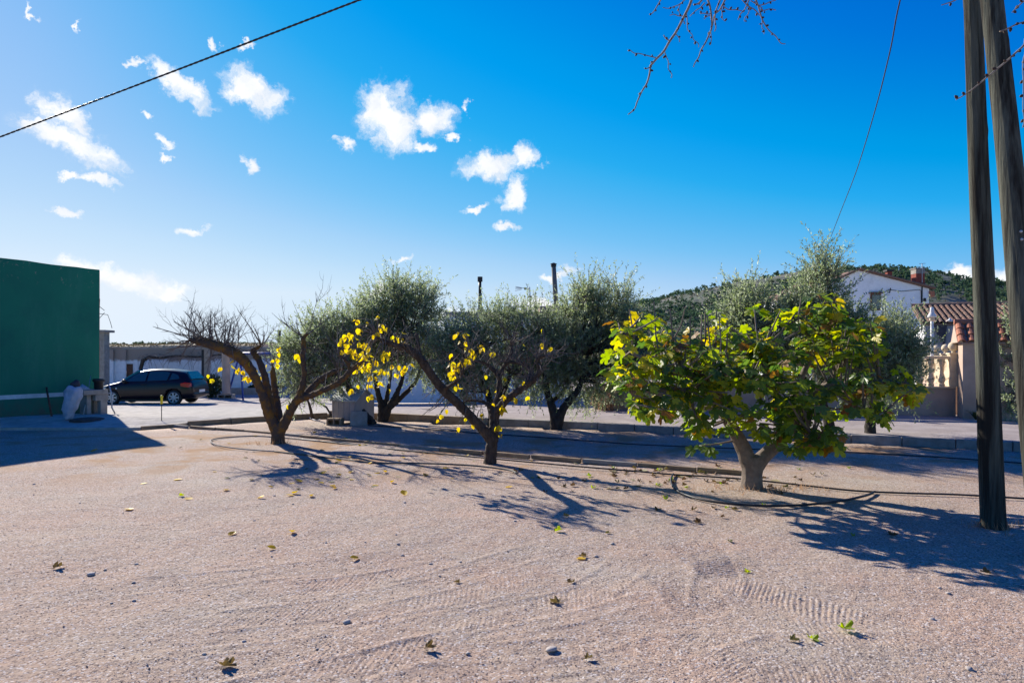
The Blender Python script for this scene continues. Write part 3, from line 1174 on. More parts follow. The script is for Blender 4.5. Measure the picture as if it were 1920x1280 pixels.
# ------------------------------------------------------------------ car
def build_car():
    ox, oy = -17.55, 29.37
    oz = drive_z(ox + 2, oy)
    car = thing('parked_car', 'dark plum five-door hatchback parked before the peeling white wall', 'car', (ox + 2.1, oy, oz))
    W0 = .87
    # x, z bottom, z belt, z top, half width belt, half width top
    ST = [(0.0, .30, .48, .50, .42, .30), (.05, .22, .58, .62, .66, .5), (.20, .19, .68, .73, .78, .6), (.5, .19, .78, .84, .84, .66), (.9, .2, .86, .93, .86, .70), (1.15, .2, .90, 1.00, .87, .70),
          (1.45, .2, .92, 1.22, .87, .63), (1.80, .2, .94, 1.43, .87, .57), (2.2, .2, .95, 1.50, .87, .58), (2.7, .2, .97, 1.51, .87, .58), (3.2, .2, .99, 1.48, .87, .57), (3.6, .21, 1.01, 1.42, .86, .56),
          (3.78, .22, 1.01, 1.36, .85, .55), (3.95, .24, .99, 1.13, .83, .58), (4.08, .27, .93, .98, .79, .60), (4.17, .30, .80, .84, .74, .58), (4.2, .40, .62, .66, .70, .55)]

    def ring(s):
        x, zb, zl, zt, wl, wt = s
        half = [(wl * .86, zb), (wl * .985, zb + .09), (wl, zb + (zl - zb) * .5), (wl * .985, zl), (wt + (wl - wt) * .12, zt - (zt - zl) * .16), (wt * .8, zt), (0, zt + .015)]
        pts = [(x, y, z) for y, z in half] + [(x, -y, z) for y, z in reversed(half[:-1])]
        return [(ox + p[0], oy - p[1], oz + p[2]) for p in pts]
    mb = MB()
    n = 13
    v, f = [], []
    for s in ST:
        v += ring(s)
    for i in range(len(ST) - 1):
        for k in range(n):
            k2 = (k + 1) % n
            f.append((i * n + k, i * n + k2, (i + 1) * n + k2, (i + 1) * n + k))
    f.append(tuple(range(n)))
    f.append(tuple(reversed([(len(ST) - 1) * n + k for k in range(n)])))
    body = mb.add(v, f).build('body', M_paint, None, True)
    s = body.modifiers.new('s', 'SUBSURF')
    s.levels = s.render_levels = 2
    # cut wheel arches
    cut = MB()
    for wx in (.8, 3.4):
        for sy in (-1, 1):
            M = Matrix.Rotation(R(90), 3, 'X')
            cut.lathe([(.365, -.17), (.365, .3)] if sy < 0 else [(.365, -.3), (.365, .17)], (ox + wx, oy + sy * .8, oz + .32), 28, M)
    co = cut.build('arch_cut', M_black)
    bo = body.modifiers.new('b', 'BOOLEAN')
    bo.operation = 'DIFFERENCE'
    bo.object = co
    bo.solver = 'EXACT'
    dg = bpy.context.evaluated_depsgraph_get()
    me = bpy.data.meshes.new_from_object(body.evaluated_get(dg))
    me.name = 'body'
    bpy.data.objects.remove(co)
    bpy.data.objects.remove(body)
    link('body', me, car)

    def prof(x):
        for a, b_ in zip(ST, ST[1:]):
            if a[0] <= x <= b_[0]:
                t = (x - a[0]) / (b_[0] - a[0])
                return [a[i] + (b_[i] - a[i]) * t for i in range(6)]
        return ST[-1]

    def side(x, z, sy, off=.012):
        x_, zb, zl, zt, wl, wt = prof(x)
        t = max(0, (z - zl) / max(.05, zt - zl))
        y = wl * .985 + (wt + (wl - wt) * .12 - wl * .985) * min(1, t / .84)
        return (ox + x, oy + sy * (y + off), oz + z)
    WIN = [('door_window', [(1.36, .985), (2.22, 1.005), (2.24, 1.40), (1.98, 1.38), (1.72, 1.26)]), ('quarter_light', [(1.18, .975), (1.31, .98), (1.55, 1.17)]),
           ('door_window', [(2.30, 1.01), (3.12, 1.04), (3.18, 1.36), (2.95, 1.40), (2.32, 1.41)]), ('quarter_light', [(3.22, 1.05), (3.62, 1.10), (3.52, 1.26), (3.26, 1.34)])]
    for sy in (-1, 1):
        for nm, P in WIN:
            MB().add([side(x, z, sy) for x, z in P] + [side(x, z, sy, -.02) for x, z in P], [tuple(range(len(P))), tuple(reversed(range(len(P), 2 * len(P))))] + [(i, (i + 1) % len(P), (i + 1) % len(P) + len(P), i + len(P)) for i in range(len(P))]).build(nm, M_glass, car)
        # seams, sill trim, handles, mirrors
        for x in (1.30, 2.26):
            MB().tube([side(x, .34, sy, .0), side(x, .62, sy, .004), side(x, .93, sy, .002)], .006, 4).build('door_seam', M_black, car)
        MB().tube([side(1.2, .46, sy, .006), side(2.2, .44, sy, .006), side(3.05, .45, sy, .006)], .022, 5).build('rubbing_strip', M_paint, car)
        for x in (2.12, 3.02):
            MB().box(side(x, .87, sy, .012), (.17, .03, .03)).build('door_handle', M_paint, car, bevel=.008)
        m = side(1.36, 1.0, sy, .10)
        MB().lathe([(.02, -.07), (.075, -.05), (.085, .02), (.05, .07)], m, 10, Matrix.Rotation(R(90), 3, 'Y')).build('wing_mirror', M_black, car, True)
        # head and tail lamps
        P = [(3.72, .80), (3.98, .74), (4.12, .78), (4.09, .92), (3.86, .96), (3.68, .90)]
        MB().add([side(x, z, sy, .02) for x, z in P] + [side(x, z, sy, -.05) for x, z in P], [tuple(range(6)), tuple(reversed(range(6, 12)))] + [(i, (i + 1) % 6, (i + 1) % 6 + 6, i + 6) for i in range(6)]).build('tail_light', M_redlamp, car)
        P = [(.16, .56), (.5, .66), (.62, .76), (.4, .74), (.2, .66)]
        MB().add([side(x, z, sy, .012) for x, z in P] + [side(x, z, sy, -.05) for x, z in P], [tuple(range(5)), tuple(reversed(range(5, 10)))] + [(i, (i + 1) % 5, (i + 1) % 5 + 5, i + 5) for i in range(5)]).build('headlight', M_steel, car)
        MB().lathe([(.03, -.006), (.03, .02)], side(1.02, .70, sy, 0), 8, Matrix.Rotation(R(90), 3, 'X')).build('side_repeater', M_plate, car)
        for wx in (.8, 3.4):
            c = (ox + wx, oy + sy * .74, oz + .315)
            M = Matrix.Rotation(R(90 * (1 if sy < 0 else -1)), 3, 'X')
            wh = MB().lathe([(.14, -.09), (.27, -.10), (.305, -.09), (.315, -.05), (.315, .05), (.305, .09), (.26, .102), (.215, .095), (.21, .03)], c, 28, M).build('wheel', M_black, car, True)
            wh.name = 'wheel'
            rim = MB()
            rim.lathe([(.21, .06), (.225, .098), (.212, .104), (.195, .08)], c, 24, M, False)
            rim.lathe([(.05, .05), (.05, .09), (.03, .1)], c, 12, M)
            for k in range(7):
                a = 2 * math.pi * k / 7
                q = [Vector((r * math.cos(a) + w * math.sin(a), r * math.sin(a) - w * math.cos(a), z)) for r, w, z in ((.03, .026, .09), (.2, .033, .085), (.2, -.033, .085), (.03, -.026, .09), (.03, .026, .06), (.2, .033, .06), (.2, -.033, .06), (.03, -.026, .06))]
                rim.add([(M @ p) + Vector(c) for p in q], [(0, 1, 2, 3), (7, 6, 5, 4), (0, 4, 5, 1), (1, 5, 6, 2), (2, 6, 7, 3), (3, 7, 4, 0)])
            rim.build('rim', M_rim, wh)
    # rear window, windscreen

    def across(x, z, y):
        return (ox + x, oy + y, oz + z)
    q = [(3.80, 1.385, .46), (3.80, 1.385, -.46), (4.03, 1.075, -.60), (4.03, 1.075, .60)]
    MB().add([across(x + .02, z + .015, y) for x, z, y in q] + [across(x - .05, z - .03, y) for x, z, y in q], [(0, 1, 2, 3), (7, 6, 5, 4), (0, 4, 5, 1), (1, 5, 6, 2), (2, 6, 7, 3), (3, 7, 4, 0)]).build('rear_window', M_glass, car)
    q = [(1.16, 1.02, .66), (1.16, 1.02, -.66), (1.76, 1.42, -.52), (1.76, 1.42, .52)]
    MB().add([across(x - .01, z + .03, y) for x, z, y in q] + [across(x + .05, z - .03, y) for x, z, y in q], [(0, 1, 2, 3), (7, 6, 5, 4), (0, 4, 5, 1), (1, 5, 6, 2), (2, 6, 7, 3), (3, 7, 4, 0)]).build('windscreen', M_glass, car)
    MB().box(across(4.215, .57, 0), (.02, .52, .11)).build('number_plate', M_plate, car)
    MB().box(across(4.16, .44, 0), (.13, 1.46, .16)).build('rear_bumper', M_paint, car, bevel=.05)
    MB().box(across(2.1, .2, 0), (2.1, 1.5, .1)).build('underbody', M_black, car)


build_car()


# ------------------------------------------------------------------ white wall behind, pergola, swing
def build_back():
    y0, zb = 37.5, -.3
    M = zsplit_mat('peeling_whitewash', (.80, .81, .82), (.33, .26, .21), 1.55, 1.68, .9, 1.1, (.68, .69, .70))
    x0, x1 = at(120, 700, y0).x, at(628, 700, y0).x
    wl = thing('back_wall', 'long peeling whitewashed yard wall behind the parked car', 'wall', (x0, y0, zb))
    MB().box(((x0 + x1) / 2, y0, (zb + 2.3) / 2), (x1 - x0, .3, 2.3 - zb)).build('wall_face', M, wl)
    MB().box(((x0 + x1) / 2, y0, 2.33), (x1 - x0, .42, .06)).build('coping', M_conc, wl)
    for px, w in ((210, .45), (236, .30), (372, .6)):
        x = at(px, 700, y0).x
        MB().box((x, y0 - .2, (zb + 2.2) / 2), (w, .16, 2.2 - zb)).build('pilaster', M, wl)
    x = at(246, 700, y0).x
    MB().box((x, y0 - .17, .95), (.35, .05, .95)).build('wall_hatch', M_rust, wl)
    # low raised bed at the foot of the wall
    x0, x1 = at(430, 700, 36.2).x, at(640, 700, 36.2).x
    o = MB().box(((x0 + x1) / 2, 36.2, -.08), (x1 - x0, .2, .5)).build('bed_kerb', M_conc)
    tag(o, 'low concrete kerb of the planting bed under the white wall', 'kerb')
    # pergola
    pg = thing('pergola', 'vine pergola with one round column on a hollow block base', 'pergola', at(422, 745, 33))
    b = at(424, 746, 33)
    zg = drive_z(b.x, 33)
    zt = at(422, 655, 33).z
    MB().lathe([(.20, zg + .22), (.24, zg + .26), (.19, zg + .3), (.19, zt - .1), (.22, zt)], (b.x, 33, 0), 16).build('column', M_render, pg, True)
    for px, w, m in ((381, .12, M_dark), (388, .2, M_conc)):
        x = at(px, 700, 34.5).x
        MB().box((x, 34.5, (zg + zt) / 2), (w, w, zt - zg)).build('post', m, pg)
    MB().box((at(400, 650, 33.6).x, 33.6, zt + .07), (9.5, .08, .08), -.1).build('beam', M_conc, pg)
    for k in range(4):
        x = at(300 + k * 45, 650, 34).x
        MB().box((x, 35.2, zt + .18), (.04, 4.2, .04)).build('rafter', M_conc, pg)
    cb = thing('hollow_block', 'grey hollow block under the round pergola column', 'block', (b.x, 33, zg))
    hollow(cb, (b.x, 33, zg), .72, .4, .22, 0)
    # grape vine
    vn = thing('grape_vine', 'old leafless grape vine trained along the top of the white wall', 'vine', at(262, 745, 36.8))
    P = [(264, 745, .07), (263, 715, .07), (264, 690, .10), (268, 676, .11), (280, 669, .08), (300, 671, .07), (330, 667, .06), (370, 669, .05), (420, 664, .04)]
    MB().tube(*zip(*[((at(x, y, 36.6)), r) for x, y, r in P]), 8).build('trunk', M_bark, vn, True)
    tw = MB()
    rnd = random.Random(31)
    for k in range(70):
        px = rnd.uniform(262, 440)
        p = at(px, 670 + rnd.uniform(-6, 6), 36.5 - rnd.uniform(0, .8))
        q = p + Vector((rnd.uniform(-.5, .5), rnd.uniform(-.7, .1), rnd.uniform(-.9, .35)))
        mid = p.lerp(q, .5) + Vector((rnd.uniform(-.15, .15), 0, rnd.uniform(.0, .25)))
        tw.tube([p, mid, q], [.012, .009, .005], 4)
    tag(tw.build('cane', M_twig, vn), kind='stuff')
    # blue swing frame
    sw = thing('swing_frame', 'blue painted tube swing frame by the pergola', 'swing frame', at(455, 745, 32))
    top = at(450, 662, 32)
    for px, y, py in ((456, 31.5, 0), (426, 33.6, 0)):
        x = at(px, 700, y).x
        MB().tube([top, (x, y, drive_z(x, y))], .045, 8).build('leg', M_blue, sw, True)
    x2 = top.x + 2.6
    for dy in (-.7, .7):
        MB().tube([(x2, 32, top.z), (x2 + .2, 32 + dy, drive_z(x2, 32 + dy))], .045, 8).build('leg', M_blue, sw, True)
    MB().tube([top, (x2, 32, top.z)], .045, 8).build('top_bar', M_blue, sw, True)
    # round dark shrubs
    shrub('clipped_shrub', at(399, 745, 33.6), .85, 1.15, 'round dark clipped shrub beside the parked car tail', 3)
    for i, (px, w) in enumerate(((600, .8), (520, .6), (560, .55), (475, .5))):
        shrub('bedding_shrub', at(px, 738, 36.6), w, w * .9, ['dark bushy shrub under the white wall behind the bare tree fork', 'low dark plant in the bed second from the pergola column', 'low dark plant in the wall bed between two larger shrubs', 'low dark plant in the bed nearest the pergola column'][i], 20 + i)


def hollow(root, c, lx, ly, lz, rz, mat_=None, cells=2):
    """concrete block with open cells facing the viewer (-Y local)"""
    t = .04
    mb = MB()
    M = Matrix.Rotation(rz, 3, 'Z')

    def b(x, y, z, dx, dy, dz):
        q = M @ Vector((x, y, z)) + Vector(c)
        mb.box(q, (dx, dy, dz), rz)
    b(0, 0, t / 2, lx, ly, t)
    b(0, 0, lz - t / 2, lx, ly, t)
    for k in range(cells + 1):
        b(-lx / 2 + t / 2 + k * (lx - t) / cells, 0, lz / 2, t, ly, lz - 2 * t)
    b(0, ly / 2 - .02, lz / 2, lx - .004 - 2 * t, .03, lz - 2 * t)
    return mb.build('block_body', mat_ or M_conc, root)


def shrub(name, base, rw, hh, label, seed, mat_=None, n=1500, lsz=.07):
    rg = np.random.default_rng(seed)
    zg = drive_z(base.x, base.y)
    root = thing(name, label, 'shrub', (base.x, base.y, zg))
    d = unit(rg.normal(size=(n, 3)))
    r = rg.random((n, 1)) ** .4
    lump = np.array([1 + .22 * mnoise.noise(Vector(q) * 2.2 + Vector((seed, 0, 0))) for q in d])[:, None]
    P = d * r * lump * np.array([rw / 1.0 * .55, rw * .55, hh / 2]) + np.array([base.x, base.y, zg + hh / 2])
    D = unit(d + .7 * rg.normal(size=(n, 3)))
    N = unit(np.cross(D, rg.normal(size=(n, 3))))
    v, f = leaf_quads(P, D, N, rg.uniform(.8, 1.4, n) * lsz * 1.6, np.full(n, lsz * .45))
    tag(link('foliage', np_mesh('foliage', v, f, mat_ or M_shrub), root), kind='stuff')
    mb = MB()
    for k in range(5):
        a = k * 1.26
        mb.tube([(base.x, base.y, zg), (base.x + .3 * rw * math.cos(a), base.y + .3 * rw * math.sin(a), zg + hh * .6)], [.02, .008], 5)
    mb.build('stem', M_twig, root)


build_back()


# ------------------------------------------------------------------ middle house behind the olives
def build_mid():
    y0 = 29.0
    zg = -.1
    xa, xb = at(835, 700, y0).x, at(1068, 700, y0).x
    zt = at(900, 590, y0).z
    h = thing('flat_roof_house', 'low flat roofed house hidden behind the middle olive trees', 'house', (xa, y0, zg))
    MB().box(((xa + xb) / 2, y0 + 3, (zt + zg) / 2), (xb - xa, 6, zt - zg)).build('wall', M_whitewall, h)
    xp = at(1010, 588, y0).x
    MB().box(((xp + xb) / 2 + .05, y0 + 2.95, zt + .18), (xb - xp, 6.2, .36)).build('parapet', M_render, h)
    MB().box(((xa + xp) / 2, y0 + 2.95, zt + .06), (xp - xa - .02, 6.2, .12)).build('roof_edge', M_conc, h)
    for px in (880, 985):
        x = at(px, 680, y0).x
        MB().box((x, y0 - .03, 1.5), (1.1, .08, 1.2)).build('window', M_glass, h)
    x = at(935, 700, y0).x
    MB().box((x, y0 - .03, .95), (.95, .08, 2.1)).build('door', M_shed, h)
    # long lower wall in shade left of the house
    xl = at(636, 700, y0).x
    o = MB().box(((xl + xa) / 2 - .02, y0 + .3, .75), (xa - xl - .04, .25, 1.75)).build('yard_wall', M_whitewall)
    tag(o, 'low shaded white yard wall joining the flat roofed house behind the olives', 'wall')
    # pipes
    p = at(900, 590, 31.0)
    c = thing('flue_pipe', 'slim two-stage dark flue pipe with square cap on the flat roof', 'chimney', (p.x, p.y, zt))
    t1, t2, t3 = at(900, 550, 31).z, at(900, 528, 31).z, at(900, 521, 31).z
    MB().lathe([(.09, zt), (.09, t1)], (p.x, p.y, 0), 12).build('lower_pipe', M_pipe, c, True)
    MB().lathe([(.065, t1), (.065, t2)], (p.x, p.y, 0), 12).build('upper_pipe', M_dark, c, True)
    MB().lathe([(.115, t2), (.115, t3 + .05)], (p.x, p.y, 0), 12).build('cowl', M_dark, c)
    c = thing('flue_pipe', 'thick grey leaning flue pipe with disc cap on the flat roof', 'chimney', at(1043, 585, 31))
    a, b = at(1044, 590, 31), at(1038, 500, 31)
    MB().tube([a, b], [.115, .105], 14).build('pipe', mat('fibre_cement', (.16, .165, .155), .85, (.10, .105, .10), 4, 6), c, True)
    MB().tube([a - Vector((0, 0, .1)), a + Vector((0, 0, .16))], .14, 14).build('collar', M_render, c)
    MB().tube([b, b + Vector((0, 0, .09))], .125, 14).build('sleeve', M_dark, c)
    MB().lathe([(.15, 0), (.15, .02), (.03, .07)], b + Vector((0, 0, .11)), 14).build('cap', M_dark, c)
    # antenna
    c = thing('roof_antenna', 'television antenna on a thin mast over the flat roofed house', 'antenna', at(994, 590, 30))
    MB().tube([at(996, 592, 30), at(993, 538, 30)], .022, 6).build('mast', M_steel, c)
    MB().tube([at(994, 541, 30), at(967, 539, 30)], .014, 5).build('boom', M_steel, c)
    for dy in (-4, 0, 4):
        MB().tube([at(978, 541 + dy * .4, 30), at(966, 541 + dy, 29.9)], .010, 4).build('director', M_steel, c)
    for dx in (969, 974, 978, 983):
        MB().tube([at(dx, 541, 29.6), at(dx, 541, 30.4)], .010, 4).build('element', M_steel, c)
    for e in ((986, 531), (987, 551)):
        MB().tube([at(991, 541, 30), at(*e, 30)], .012, 4).build('reflector', M_steel, c)
    MB().box(at(985, 541, 30), (.1, .06, .1)).build('junction_box', M_dark, c)
    MB().box(at(994, 556, 30), (.14, .06, .06)).build('bracket', M_dark, c)
    # pale outhouse with dark flue farther left
    p = at(512, 655, 48)
    s = thing('outhouse', 'small pale outhouse with a dark flue beyond the white wall', 'outhouse', (p.x, 48, 0))
    MB().box((p.x, 49, 1.2), (2.0, 2, 2.6 + at(512, 646, 48).z * .0)).build('wall', M_whitewall, s)
    MB().box((p.x, 49, 2.56), (2.2, 2.2, .12)).build('roof', M_render, s)
    q = at(519, 618, 48)
    MB().tube([(q.x, 48.5, 2.5), (q.x, 48.5, q.z)], .12, 10).build('flue', M_dark, s)


build_mid()


# ------------------------------------------------------------------ right: white house, tiled roof, gate house, balustrade
def tile_mesh(r0, r1, ln, name, mat_, n=7):
    """a tapered half-round tile lying along +Y, thickness 12 mm"""
    v, f = [], []
    for (y, r) in ((0, r0), (ln, r1)):
        for t in (0, .014):
            for k in range(n + 1):
                a = math.pi * k / n
                v.append(((r - t) * math.cos(a), y, (r - t) * math.sin(a)))
    m = n + 1
    for k in range(n):
        f.append((k, k + 1, 2 * m + k + 1, 2 * m + k))
        f.append((m + k + 1, m + k, 3 * m + k, 3 * m + k + 1))
        f.append((k + 1, k, m + k, m + k + 1))
        f.append((2 * m + k, 2 * m + k + 1, 3 * m + k + 1, 3 * m + k))
    f += [(0, 2 * m, 3 * m, m), (n, m + n, 3 * m + n, 2 * m + n)]
    return MB().add(v, f).mesh(name, mat_, False)


def build_house():
    Y = 42.0
    pk = at(1610, 507, Y)
    le, re = at(1520, 548, Y), at(1742, 541, Y)
    zg = 0
    h = thing('white_house', 'tall whitewashed gable house with two chimneys below the wooded hill', 'house', (pk.x, Y, zg))
    dep = 9
    poly = [(le.x, zg), (re.x, zg), (re.x, re.z), (pk.x, pk.z), (le.x, le.z)]
    MB().prism(poly, lambda p: (p[0], Y, p[1]), lambda p: (p[0], Y + dep, p[1])).build('wall', M_whitewall, h)

    def slope(a, b, nm):
        d = (b - a).normalized()
        up = Vector((-d.z, 0, d.x)) if d.x > 0 else Vector((d.z, 0, -d.x))
        e = b + d * .25
        q = [a + up * .01, e + up * .01, e + up * .08, a + up * .08]
        MB().prism([(p.x, p.z) for p in q], lambda p: (p[0], Y - .18, p[1]), lambda p: (p[0], Y + dep + .2, p[1])).build(nm, M_terr2, h)
        # uneven tile ends along the verge
        n = int((e - a).length / .32)
        for k in range(n):
            c = a + (e - a) * ((k + .5) / n) + up * .09
            mb = MB().tube([c - d * .19 + Vector((0, -.2, -.01)), c + d * .19 + Vector((0, -.2, .01))], [.065, .055], 7)
            mb.build('verge_tile', M_terr2, h)
    slope(pk, re, 'roof_slope')
    slope(pk, le, 'roof_slope')
    # chimneys
    a = at(1666, 524, Y + 2)
    ch = MB().box((a.x, Y + 2, a.z + .1), (.30, .30, 1.0)).build('chimney', M_brick, h)
    MB().box((a.x, Y + 2, a.z + .56), (.46, .46, .12)).build('chimney_cap', M_dark, ch)
    b = at(1721, 520, Y + 1)
    ch = MB().box((b.x, Y + 1, b.z - .1), (.55, .55, 1.15)).build('chimney', M_brick, h)
    MB().box((b.x, Y + 1, b.z + .36), (.57, .57, .3)).build('chimney_top', M_conc, ch)
    MB().box((b.x, Y + 1, b.z + .54), (.66, .66, .06)).build('chimney_cap', M_conc, ch)
    # window with frame
    w = at(1641, 566, Y)
    fr = MB().box((w.x, Y - .02, w.z), (.62, .12, 1.0)).build('window_frame', M_rust, h)
    MB().box((w.x, Y - .06, w.z), (.46, .08, .84)).build('pane', M_glass, fr)
    MB().box((w.x, Y - .1, w.z + .56), (.8, .2, .08)).build('lintel', M_rust, h)
    # cables on the wall
    P = [(1632, 548), (1655, 549), (1668, 543), (1690, 546), (1724, 543), (1727, 545), (1728, 600)]
    MB().tube([at(x, y, Y - .03) for x, y in P], .018, 5).build('wall_cable', M_dark, h)
    MB().tube([at(1668, 549, Y - .05), at(1670, 540, Y - .2)], .03, 5).build('cable_bracket', M_dark, h)
    MB().tube([at(1729, 530, Y - .05), at(1729, 567, Y - .05)], .035, 6).build('downpipe', M_dark, h)
    MB().box(at(1734, 562, Y - .05), (.12, .1, .2)).build('wall_lamp', M_dark, h)
    # eave end at the right
    e = at(1746, 548, Y)
    MB().box((e.x, Y + 4, e.z - .1), (.3, 8.2, .35)).build('eave', M_terr, h)
    # antenna on the chimney
    c = thing('roof_antenna', 'comb shaped antenna on the red chimney of the white house', 'antenna', at(1729, 530, Y + .6))
    MB().tube([at(1729, 545, Y + .6), at(1729, 494, Y + .6)], .022, 5).build('mast', M_steel, c)
    for y, a_, b_ in ((494.5, 1723, 1735), (500, 1719, 1733), (504, 1721, 1736), (509, 1731, 1739)):
        MB().tube([at(a_, y, Y + .6), at(b_, y - .6, Y + .6)], .015, 4).build('element', M_steel, c)

    # lower wing with barrel tile roof
    Yf = 31.0
    xl, xr = at(1727, 600, Yf).x, at(2010, 600, Yf).x
    ze = at(1800, 607, Yf).z
    zr = at(1800, 577, Yf + 4.5).z
    wng = thing('tiled_wing', 'low white wing with weathered barrel tile roof beside the gate house', 'building', (xl, Yf, 0))
    MB().box(((xl + xr) / 2, Yf + 2.6, (ze - .05) / 2), (xr - xl - .3, 4.6, ze - .05)).build('wall', M_whitewall, wng)
    zm = (zr + ze) / 2
    ln = 4.5
    MB().add([(xl, Yf, ze), (xr, Yf, ze), (xr, Yf + ln, zr), (xl, Yf + ln, zr), (xl, Yf, ze - .08), (xr, Yf, ze - .08), (xr, Yf + ln, zr - .08), (xl, Yf + ln, zr - .08)],
             [(0, 1, 2, 3), (7, 6, 5, 4), (0, 4, 5, 1), (1, 5, 6, 2), (2, 6, 7, 3), (3, 7, 4, 0)]).build('roof', M_terr2, wng)
    tm = tile_mesh(.10, .078, .42, 'roof_tile', M_terr2, 5)
    tv = np.array([q.co[:] for q in tm.vertices])
    tf = [list(p.vertices) for p in tm.polygons]
    sl = math.atan2(zr - ze, ln)
    mb = MB()
    rnd = random.Random(3)
    nrow = 13
    x = xl + .1
    Rm = np.array(Matrix.Rotation(sl, 3, 'X'))
    while x < xr - .1:
        for r in range(nrow):
            y = -.06 + r * .355
            off = np.array([x + rnd.uniform(-.01, .01), Yf + y * math.cos(sl), ze + y * math.sin(sl) + .025 + .01])
            vv = tv @ Rm.T + off + np.array([0, 0, .0])
            mb.add(vv.tolist(), tf)
        x += .235
    tag(mb.build('roof_tile', M_terr2, wng), kind='stuff')
    MB().tube([(xl, Yf + ln, zr + .06), (xr, Yf + ln, zr + .06)], .12, 8).build('ridge', M_terr2, wng)
    # dark curtain and grey board part under the eave
    MB().box((xl + .85, Yf + .14, ze / 2 - .05), (1.35, .14, ze - .1)).build('board_wall', M_shed, wng)
    cl = [(1748, 611), (1768, 611), (1767, 625), (1765, 648), (1762, 644), (1754, 630)]
    MB().prism([(at(x, y, Yf).x, at(x, y, Yf).z) for x, y in cl], lambda q: (q[0], Yf - .06, q[1]), lambda q: (q[0], Yf + .04, q[1])).build('curtain', M_cloth, wng)
    wng.rotation_euler = (0, 0, math.atan2(V.y, V.x))
    # small lamp on the wing wall
    lp = thing('wall_lamp', 'small white lamp with domed shade on the wing wall beside the gate roof', 'lamp', at(1781, 640, Yf - .4))
    q = at(1781, 601, Yf - .4)
    MB().lathe([(.16, -.06), (.15, 0), (.06, .05), (.03, .12)], q, 12).build('shade', M_white, lp, True)
    MB().tube([q + Vector((0, 0, -.05)), q + Vector((0, 0, -.5)), q + Vector((0, .45, -.6))], .02, 6).build('bracket', M_dark, lp)

    # white garden lamp
    Yl = 23.5
    b = at(1747.5, 770, Yl)
    z0 = drive_z(b.x, Yl)
    lp = thing('lamp_post', 'slim white lamp post with hooded lantern behind the balustrade', 'lamp post', (b.x, Yl, z0))
    zt = at(1747, 592, Yl).z
    MB().lathe([(.055, z0), (.05, zt)], (b.x, Yl, 0), 12).build('post', M_white, lp, True)
    MB().lathe([(.13, zt - .06), (.145, zt - .02), (.12, zt + .04), (.075, zt + .10), (.065, zt + .16), (.06, zt + .28), (.03, zt + .30)], (b.x, Yl, 0), 16).build('hood', M_white, lp, True)
    MB().lathe([(.05, zt - .18), (.085, zt - .15), (.09, zt - .062)], (b.x, Yl, 0), 14).build('lens', M_cream, lp, True)


build_house()


